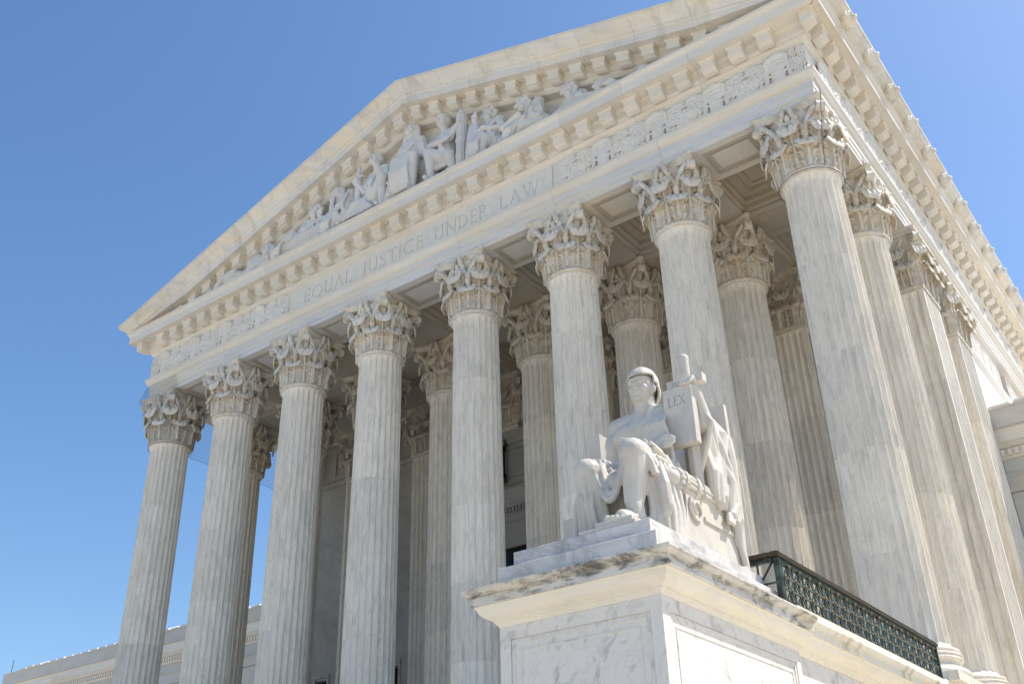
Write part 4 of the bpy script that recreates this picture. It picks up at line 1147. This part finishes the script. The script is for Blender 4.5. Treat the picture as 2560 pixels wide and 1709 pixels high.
# lion skin or cloak falling behind the tablet over the back of the arm
bd.cap(V(28.95, -10.45, 8.35), .26, V(28.95, -10.3, 7.2), .30)
for i in range(6):
    t = i/5; y = -10.60+.74*t; wob = .04*math.sin(i*2.3+.6)
    bd.tube([V(28.96, y, 8.58+.08*math.sin(i)), V(29.13+wob, y+.03, 8.22), V(29.12-wob, y+.10*math.sin(i*1.3), 7.82), V(29.18+wob, y-.05*math.cos(i), 7.42), V(29.19, y-.06, 7.16-.16*(i % 2)-.12*t), V(29.17+wob, y-.02, 6.98-.32*t*(1 if i % 2 else .3))], [.08, .115, .085+.035*(i % 2), .10, .085, .05], 9)
bd.tube([V(29.1, -10.5, 8.45), V(29.18, -10.3, 8.0), V(29.16, -10.02, 7.5), V(29.22, -10.08, 7.05), V(29.22, -10.25, 6.85)], [.07, .10, .12, .10, .08], 9)
for q in range(3): bd.cap(V(29.22, -10.22-.05*q, 6.84), .05, V(29.25, -10.26-.07*q, 6.72), .035)
bd.tube([V(29.14, -10.0, 7.2), V(29.20, -10.05, 6.8), V(29.17, -9.95, 6.5), V(29.19, -9.88, 6.2)], [.10, .09, .06, .05], 8)   # tail of the cloak
sp_('body', sculpt(bd, 'body', .0135, 1, .4))
# head cloth
hc = MB(); hc.ell(hd+V(0, .035, .075), (.222, .252, .258)); hc.ell(hd+V(0, .10, -.05), (.222, .19, .25))
for q in (-1, 1): hc.cap(hd+V(q*.19, .02, 0), .05, hd+V(q*.185, .06, -.24), .045)
hcm = sculpt(hc, 'head_cloth', .016, 2, .4)
bm = bmesh.new(); bm.from_mesh(hcm)
dl = [v for v in bm.verts if (v.co.y < hd.y-.03 and v.co.z < hd.z+.145) or v.co.z < hd.z-.27 or (v.co.z < hd.z+.02 and v.co.y < hd.y+.07+.25*(hd.z-.05-v.co.z))]
bmesh.ops.delete(bm, geom=dl, context='VERTS'); bm.to_mesh(hcm); bm.free()
hcm = bake(hcm, [('SOLIDIFY', dict(thickness=.035, offset=1.0))], 'head_cloth'); hcm.materials.clear()
sp_('head_cloth', hcm)
# throne
th = MB()
th.box(27.14, 29.10, -11.42, -9.62, 6.163, 6.98); 
sp_('throne_seat', th)
def throne_side(x0, x1):
    out = [(-11.62, 6.163), (-11.60, 6.35), (-11.52, 6.55), (-11.48, 6.80), (-11.50, 6.92), (-10.3, 6.92), (-10.1, 7.3), (-9.82, 7.6), (-9.64, 7.6), (-9.60, 6.9), (-9.64, 6.5), (-9.58, 6.163)]
    return MB().loft([[(x, y, z) for y, z in out] for x in (x0, x1)])
sp_('throne_side', throne_side(28.93, 29.13)); sp_('throne_side', MB().loft([[(x, y, z) for y, z in ((-11.5, 6.163), (-11.5, 6.95), (-10.6, 6.95), (-10.62, 8.62), (-9.74, 8.62), (-9.74, 6.163))] for x in (27.08, 27.30)]))
sp_('throne_back', MB().loft([[(x, y, z) for y, z in ((-9.86, 6.98), (-9.86, 7.9), (-9.79, 8.20), (-9.66, 8.36), (-9.68, 8.95), (-9.58, 8.95), (-9.56, 8.32), (-9.66, 8.10), (-9.70, 6.98))] for x in (27.31, 29.10)]))
sc_ = MB()
pts = [V(29.15, -11.24+.20*(1-.7*i/20)*math.cos(i/20*2*pi*1.4+2.4), 6.70+.20*(1-.7*i/20)*math.sin(i/20*2*pi*1.4+2.4)) for i in range(21)]
sc_.tube(pts, [.026]*21, 6)
sp_('side_scroll', smooth_by_angle(sc_.mesh('side_scroll'), 60)); sc_ = MB()
pts = [V(29.15, -9.92+.16*(1-.7*i/20)*math.cos(i/20*2*pi*1.4+1.2), 6.58+.16*(1-.7*i/20)*math.sin(i/20*2*pi*1.4+1.2)) for i in range(21)]
sc_.tube(pts, [.024]*21, 6)
sp_('side_scroll', smooth_by_angle(sc_.mesh('side_scroll'), 60))
sp_('side_moulding', MB().box(29.132, 29.16, -11.0, -10.1, 6.60, 6.66))
# bundle of rods along the armrest
rb = MB()
for i in range(14):
    a = 2*pi*i/14; rb.cap(V(29.02+.155*math.cos(a), -11.62, 7.06+.155*math.sin(a)), .038, V(29.02+.135*math.cos(a), -10.3, 7.06+.135*math.sin(a)), .034, 8)
rb.cap(V(29.02, -11.66, 7.06), .15, V(29.02, -10.3, 7.06), .13)
fa = sp_('rod_bundle', smooth_by_angle(rb.mesh('rod_bundle'), 60))
for y in (-11.15, -10.45, -11.5): put('binding', MB().lathe([(.17, -.05), (.204, -.04), (.204, .04), (.17, .05)], 20).mesh('binding'), M['statue'], fa).matrix_local = Matrix.Translation((29.02, y, 7.06)) @ Matrix.Rotation(pi/2, 4, 'X')
sp_('foot_plinth', bevelbox(28.36, 28.92, -12.70, -11.95, 6.163, 6.285))
sp_('foot_plinth', bevelbox(28.12, 28.98, -12.735, -11.9, 6.164, 6.205, .005))
# tablet with carved word, and sword
tb = MB().box(28.80, 29.27, -11.20, -11.05, 7.74, 8.67)
tm_ = carve([('LEX', 28.875, 29.16)], tb, -11.20, .016, 8.375, .155)
tm_.name = 'tablet'; sp_('tablet', tm_)
sw = MB(); sw.loft([[(29.11-.10, -11.0, z), (29.11, -11.04, z), (29.11+.10, -11.0, z), (29.11, -10.96, z)] for z in (6.9, 8.75)])
swo = sp_('sword', smooth_by_angle(sw.mesh('sword'), 20))
gp = MB(); gp.lathe([(.066, 8.86), (.075, 8.90)]+[(.078+.008*(i % 2), 8.91+.021*i) for i in range(13)]+[(.09, 9.19), (.088, 9.23), (.06, 9.27), (.02, 9.28)], 20, c=(29.11, -11.0, 0))
put('grip', smooth_by_angle(gp.mesh('grip'), 50), M['statue'], swo)
gd = MB(); gd.obox((29.11, -11.0, 8.80), (.27, .06, .045)); gd.obox((28.87, -11.0, 8.80), (.05, .07, .065)); gd.obox((29.37, -11.0, 8.80), (.05, .07, .065))
put('cross_guard', gd, M['statue'], swo)

# ------------------------------------------------------------------ sculptures standing in the pediment
def figure(p, c, h, kl, fl, kr, fr, el, hl, er, hr, k=1.0, robe=True, seed=1, hair=0):
    k *= 1.18
    """x, y, z joints in world coordinates"""
    mb = MB(); p, c, h, kl, fl, kr, fr, el, hl, er, hr = [Vector(q) for q in (p, c, h, kl, fl, kr, fr, el, hl, er, hr)]
    up = (h-c).normalized(); side = Vector((1, 0, 0)) if abs(up.x) < .8 else Vector((.3, -.6, .7))
    side = (side-up*side.dot(up)).normalized()
    mb.ell(p, (.40*k, .32*k, .30*k)); mb.cap(p, .32*k, c, .30*k); mb.ell(c, (.40*k, .26*k, .30*k))
    s1, s2 = c+side*.36*k+up*.14*k, c-side*.36*k+up*.14*k
    mb.cap(s1, .16*k, s2, .16*k); mb.cap(c+up*.15*k, .17*k, h-up*.12*k, .11*k)
    mb.ell(h, (.185*k, .22*k, .255*k)); mb.ell(h+Vector((0, -.08*k, -.13*k)), (.13*k, .14*k, .12*k))
    mb.cap(h+Vector((0, -.20*k, .05*k)), .03*k, h+Vector((0, -.255*k, -.03*k)), .042*k)
    for s in (-1, 1):
        mb.cap(h+Vector((s*.04, -.19, .07))*k, .03*k, h+Vector((s*.13, -.15, .06))*k, .03*k); mb.ell(h+Vector((s*.11, -.14, -.05))*k, .06*k)
    mb.ell(h+Vector((0, -.19, -.12))*k, (.07*k, .04*k, .03*k))
    mb.ell(h+Vector((0, .05*k, .07*k)), (.225*k, .235*k, .23*k))
    if hair == 1:
        mb.ell(h+Vector((0, -.13, -.22))*k, (.13*k, .12*k, .16*k))
        for i in range(9): mb.ell(h+Vector((.22*math.cos(i*.7), .02-.1*(i % 2), .16*math.sin(i*.7)))*k, .085*k)
    if hair == 2:
        mb.ell(h+Vector((0, .05, .17))*k, (.20*k, .28*k, .18*k)); mb.cap(h+Vector((0, -.18, .2))*k, .05*k, h+Vector((0, .25, .32))*k, .06*k)
    if hair == 3:
        for i in range(8): mb.tube([h+Vector((.2*math.cos(i*.8), .05, .15))*k, h+Vector((.27*math.cos(i*.8), .02, -.15))*k, h+Vector((.30*math.cos(i*.8), .0, -.42))*k], [.07*k]*3, 6)
    for s, e, ha in ((s1, el, hl), (s2, er, hr)):
        mb.cap(s, .145*k, e, .115*k); mb.cap(e, .11*k, ha, .07*k); mb.ell(ha, .09*k)
        d = (ha-e).normalized()
        for i in range(4):
            o = Vector((.05*(i-1.5), 0, .03*(i-1.5)))*k; mb.cap(ha+o, .033*k, ha+o+d*.17*k+Vector((0, -.03, 0)), .027*k)
    for kn, ft in ((kl, fl), (kr, fr)):
        mb.cap(p+(kn-p)*.1, .27*k, kn, .19*k); mb.cap(kn, .18*k, ft+Vector((0, 0, .06)), .10*k); mb.cap(ft, .09*k, ft+Vector((0, -.28*k, -.02)), .075*k)
    rn = random.Random(seed)
    for i in range(6):   # cloth bunched behind the figure
        q = p.lerp(c, rn.uniform(-.2, .9)); mb.ell(q+Vector((rn.uniform(-.75, .75)*k, .22, rn.uniform(-.35, .05)*k)), (rn.uniform(.2, .38)*k, .2*k, rn.uniform(.25, .45)*k))
    if robe:
        for i in range(17):
            t = i/16; q = i % 2; a = kl.lerp(kr, t)+Vector((0, -.14*k-.03*q, .08*k-.25*t*(1-t))); b = fl.lerp(fr, t)+Vector((rn.uniform(-.06, .06), -.12*k-.05*q, .0))
            m_ = a.lerp(b, .5)+Vector((rn.uniform(-.04, .04), -.08*k-.07*q, 0)); mb.tube([p.lerp(a, .5)+Vector((0, -.22*k, .14*k)), a, m_, b], [.05*k, .06*k, .05*k+.015*q, .07*k], 6)
    for i in range(8):
        t = i/7; q = i % 2; a = s1.lerp(s2, t*.9); b = p+Vector((.5*(t-.5), -.30*k, .08)); mb.tube([a+Vector((0, .05*k, .14*k)), a+Vector((0, -.16*k, .06*k)), a.lerp(b, .5)+Vector((.1*(.5-t), -.19*k-.035*q, 0)), b], [.04*k, .045*k, .04*k+.012*q, .05*k], 6)
    for s, e, ha in ((s1, el, hl), (s2, er, hr)):
        for i in range(3): mb.tube([s+Vector((.08*(i-1), -.1*k, .02)), s.lerp(e, .55)+Vector((.10*(i-1), -.12*k, -.05)), s.lerp(e, .7)+Vector((.12*(i-1), -.05*k, -.18))], [.05*k, .055*k, .04*k], 6)
    return mb
PG = 'carved figures in the pediment'
def fig_thing(name, label, mb, extra=(), vox=.026):
    xs_ = [v[0] for v in mb.v]; cx = (min(xs_)+max(xs_))/2
    root = tag(empty(name, (cx, -1.1, 25.085)), label, 'statue', PG); off = -root.location
    # low plinth under the figure
    pl = MB().box(min(xs_)+.05, max(xs_)-.05, -1.62, -.7, 25.085, 25.20); o = put('plinth', pl, M['figure'], root); o.location = off
    b = sculpt(mb, 'body', vox, 1, .4); o = put('body', b, M['figure'], root); o.location = off
    for nm, e in extra:
        me = e if not isinstance(e, MB) else smooth_by_angle(e.mesh(nm), 50)
        o = put(nm, me, M['figure'], root); o.location = off
    return root
Zb = 25.22
f5 = figure((14.3, -1.0, 26.75), (14.3, -1.0, 27.75), (14.26, -1.08, 28.62), (14.75, -1.5, 26.85), (14.72, -1.45, Zb+.1), (13.9, -1.5, 26.9), (13.85, -1.45, Zb+.1),
            (14.95, -1.05, 27.15), (14.35, -1.5, 27.1), (13.6, -1.1, 27.1), (13.55, -1.4, 26.45), 1.08, True, 2, 3)
f5.box(13.65, 14.95, -1.0, -.6, 25.2, 27.6)
for i in range(6): f5.cap((13.50+.03*i, -1.35-.02*(i % 2), 26.3-.02*i), .10, (13.35+.14*i, -1.45, Zb), .12)
fig_thing('enthroned_figure', 'tall central enthroned robed figure with crossed forearm under the pediment apex', f5)
f6 = figure((16.05, -1.0, 26.3), (16.0, -1.0, 27.25), (15.90, -1.12, 28.10), (15.55, -1.5, 26.55), (15.62, -1.45, Zb+.05), (16.45, -1.45, 26.1), (16.5, -1.2, Zb+.1),
            (16.45, -1.35, 26.95), (16.75, -1.45, 27.2), (15.45, -1.35, 27.0), (16.5, -1.6, 26.75), 1.05, False, 3, 2)
for i in range(7): f6.cap((15.75+.1*i, -1.22, 26.25), .09, (15.62+.14*i, -1.32, 25.85), .10)
fc = MB()
for i in range(12):
    a = 2*pi*i/12; fc.cap((16.9+.17*math.cos(a), -1.25+.17*math.sin(a), 25.2), .06, (16.9+.16*math.cos(a), -1.25+.16*math.sin(a), 27.75), .055, 8)
fc.lathe([(.15, 25.2), (.15, 27.7), (.17, 27.78), (.13, 27.86), (.11, 28.05), (.06, 28.12)], 20, c=(16.9, -1.25, 0))
for z in (25.9, 26.6, 27.3): fc.lathe([(.2, z-.04), (.245, z-.03), (.245, z+.03), (.2, z+.04)], 20, c=(16.9, -1.25, 0))
fig_thing('helmeted_figure', 'kneeling helmeted soldier figure clasping a tall bundle of rods', f6, [('rod_bundle', fc)])
f4 = figure((12.45, -1.0, 26.15), (12.6, -1.0, 27.2), (12.42, -1.1, 28.1), (13.15, -1.45, 26.65), (13.2, -1.45, Zb+.05), (11.75, -1.4, 26.0), (11.1, -1.3, Zb+.15),
            (13.2, -1.1, 26.75), (13.1, -1.5, 26.85), (12.0, -1.2, 26.65), (11.75, -1.4, 27.1), 1.05, False, 4, 0)
for i in range(8): f4.tube([(12.3-.05*i, -1.3, 26.3), (12.3-.12*i, -1.45, 25.9+.03*(i % 2)), (12.75-.22*i, -1.5, 25.45)], [.09, .10, .09], 6)
sv = MB(); sv.lathe([(.10, 25.9), (.13, 26.6), (.13, 27.4), (.09, 27.45), (.07, 27.5), (.09, 27.6), (.07, 27.72), (.09, 27.84), (.06, 28.0), (.01, 28.03)], 14, c=(11.72, -1.3, 0)); sv.box(11.48, 11.98, -1.36, -1.22, 27.40, 27.50)
fig_thing('youth_figure', 'bare-headed youth figure leaning on one knee beside an upright sword', f4, [('sword', sv)])
f3 = figure((11.15, -1.0, 25.85), (10.95, -1.0, 26.75), (10.45, -1.15, 27.4), (10.35, -1.4, 26.05), (10.05, -1.35, Zb+.05), (10.7, -1.4, 25.85), (10.5, -1.4, Zb+.05),
            (10.3, -1.3, 26.3), (10.35, -1.35, 26.95), (10.5, -1.35, 26.1), (10.05, -1.45, 26.2), .98, True, 5, 3)
fig_thing('bowed_figure', 'long-haired figure bowing its head, hand raised to the chin', f3)
f2 = figure((8.75, -1.0, 25.7), (9.05, -1.0, 26.45), (9.25, -1.12, 27.1), (8.1, -1.35, 26.1), (7.6, -1.35, Zb+.05), (7.8, -1.35, 25.75), (7.2, -1.35, Zb+.05),
            (9.65, -1.25, 26.1), (9.75, -1.4, 26.5), (8.6, -1.3, 26.0), (8.3, -1.4, 26.2), 1.04, True, 6, 1)
for i in range(7): f2.tube([(9.0+.12*i, -1.25, 26.4-.08*i), (9.1+.16*i, -1.5, 25.9), (8.95+.22*i, -1.5, Zb+.05)], [.09, .10, .09], 6)
fig_thing('draped_figure', 'seated bearded figure in heavy drapery left of the bowed figure', f2)
f1 = figure((5.35, -1.0, 25.5), (6.1, -1.0, 25.85), (6.55, -1.2, 26.3), (4.55, -1.3, 25.85), (3.9, -1.3, Zb), (4.3, -1.3, 25.5), (3.6, -1.3, Zb),
            (6.35, -1.35, 25.6), (6.95, -1.4, 25.5), (5.7, -1.35, 25.5), (6.3, -1.45, 25.3), .98, True, 7, 3)
fig_thing('reclining_figure', 'reclining figure with bent head and stretched legs at the left of the pediment', f1)
f7 = figure((18.25, -1.0, 25.9), (18.15, -1.0, 26.65), (18.10, -1.12, 27.32), (17.65, -1.4, 26.2), (17.5, -1.35, Zb+.05), (18.1, -1.45, 25.95), (17.9, -1.4, Zb+.05),
            (18.75, -1.2, 26.3), (18.2, -1.5, 26.35), (17.6, -1.3, 26.45), (17.7, -1.5, 27.0), 1.02, True, 8, 1)
for i in range(6): f7.tube([(17.5+.05*i, -1.45, 26.9), (17.48+.07*i, -1.55, 26.4), (17.35+.12*i, -1.5, Zb+.05)], [.06, .085, .10], 6)
fig_thing('bearded_figure', 'bearded man raising a draped arm, right of the tall bundle of rods', f7)
f8 = figure((20.25, -1.0, 25.75), (20.0, -1.0, 26.35), (19.62, -1.15, 26.92), (19.3, -1.35, 25.85), (18.95, -1.35, Zb+.05), (19.7, -1.4, 25.7), (19.3, -1.4, Zb+.05),
            (20.4, -1.25, 25.95), (19.75, -1.45, 25.95), (19.45, -1.3, 25.95), (19.1, -1.45, 25.9), 1.0, True, 9, 1)
sc8 = MB(); sc8.obox((19.35, -1.55, 25.9), (.45, .05, .16), Euler((.5, -.35, 0)).to_matrix())
fig_thing('leaning_figure', 'bearded man leaning left over an open tablet, right half of the pediment', f8, [('open_tablet', sc8)])
f9 = figure((22.4, -1.0, 25.5), (21.65, -1.0, 25.85), (21.55, -1.15, 26.45), (23.1, -1.3, 25.65), (23.7, -1.3, Zb), (22.9, -1.35, 25.45), (23.5, -1.35, Zb),
            (21.0, -1.25, 25.55), (20.75, -1.4, 25.35), (22.2, -1.35, 25.5), (21.75, -1.5, 25.35), .98, True, 10, 1)
fig_thing('resting_figure', 'short-haired figure resting on one elbow at the right of the pediment', f9)
# ornaments in the narrow corners of the pediment
ur = MB(); ur.lathe([(.05, 25.09), (.2, 25.1), (.10, 25.2), (.22, 25.42), (.25, 25.55), (.15, 25.72), (.17, 25.78), (.05, 25.8)], 16, c=(24.35, -1.15, 0))
ur.tube([(23.9, -1.2, 25.55), (24.5, -1.25, 25.3), (25.1, -1.2, 25.22)], [.10, .11, .10], 8); ur.obox((23.95, -1.1, 25.45), (.22, .05, .28), Euler((0, .4, 0)).to_matrix())
o = put('vessel_and_scroll', sculpt(ur, 'vessel_and_scroll', .03, 1), M['figure']); tag(o, 'small urn with scroll lying in the right pediment corner', 'carving', 'corner carvings in the pediment')
bk = MB(); rnd = random.Random(4)
for i in range(16): bk.ell((2.55+rnd.uniform(-.45, .55), -1.2+rnd.uniform(-.2, .2), 25.16+rnd.uniform(0, .30)), (rnd.uniform(.08, .2), .12, rnd.uniform(.07, .15)))
bk.cap((2.9, -1.3, 25.3), .1, (3.1, -1.2, 25.8), .09)
o = put('foliage_carving', sculpt(bk, 'foliage_carving', .03, 1), M['figure']); tag(o, 'small rough leaf carving in the left pediment corner', 'carving', 'corner carvings in the pediment')

# ------------------------------------------------------------------ fine bird netting at the left flank and round the corner capitals
def net_wrap(cx, cy, name, label):
    N = 32; rings = []
    for z, hw, rd in ((22.48, .95, 0), (21.80, 1.16, .12), (21.0, 1.12, .6), (20.2, 1.0, .9), (19.55, .90, 1.0)):
        ring = []
        for j in range(N):
            a = 2*pi*j/N+pi/4; c_, s_ = math.cos(a), math.sin(a); q = hw/max(abs(c_), abs(s_)); r = q*(1-rd)+hw*rd
            ring.append((cx+r*c_, cy+r*s_, z))
        rings.append(ring)
    root = tag(empty(name, (cx, cy, 19.55)), label, 'net', 'bird nets at the portico')
    o = put('netting', MB().loft(rings, True, False).mesh('netting', True), M['net'], root); o.location = -root.location
    c = MB(); c.tube([(cx+.905*math.cos(a), cy+.905*math.sin(a), 19.55) for a in [2*pi*i/40 for i in range(41)]], .007, 5)
    for q, w_ in ((-1, 1), (-1, -1)):
        if w_ > 0: c.tube([(cx+q*.95, cy+w_*.95, 22.48), (cx+q*1.16, cy+w_*1.16, 21.8), (cx+q*.80, cy+w_*.80, 20.6), (cx+q*.64, cy+w_*.64, 19.55)], .011, 5)
    o = put('cord', c, M['cord'], root); o.location = -root.location
    return root
net_wrap(0, 0, 'bird_net', 'fine dark netting wrapped round the leftmost front capital')
def net_flat(pts, label):
    root = tag(empty('bird_net', pts[0]), label, 'net', 'bird nets at the portico')
    o = put('netting', MB().add(pts, [tuple(range(len(pts)))]), M['net'], root); o.location = -root.location
    o = put('cord', MB().tube([pts[-1], pts[-2]], .007, 5), M['cord'], root); o.location = -root.location
net_flat([(0, .6, ZS), (0, Y2-.6, ZS), (0, Y2-.85, 19.55), (0, .85, 19.55)], 'flat netting hung between the leftmost front column and the column behind')
net_flat([(0, Y2+.6, ZS), (0, 7.3, ZS), (0, 7.3, 19.55), (0, Y2+.85, 19.55)], 'flat netting hung between the second column and the left corner pier')
cr = tag(empty('net_cord', (XR, 0, 19.55)), 'thin dark cord running down over the right corner capital', 'cord')
c = MB(); c.tube([(XR+.98, -.98, 22.45), (XR+1.10, -1.10, 21.8), (XR+.90, -.92, 20.9), (XR+.66, -.68, 19.6)], .008, 5)
c.tube([(XR+.97*math.cos(a)*.93, .97*math.sin(a)*.93, 19.56) for a in [2*pi*i/40 for i in range(41)]], .009, 5)
c.tube([(XR+.84, .35, 19.56), (XR+.8, 1.2, 19.9), (XR+.9, Y2-.85, 21.7)], .009, 5)
o = put('cord', c, M['cord'], cr); o.location = -cr.location
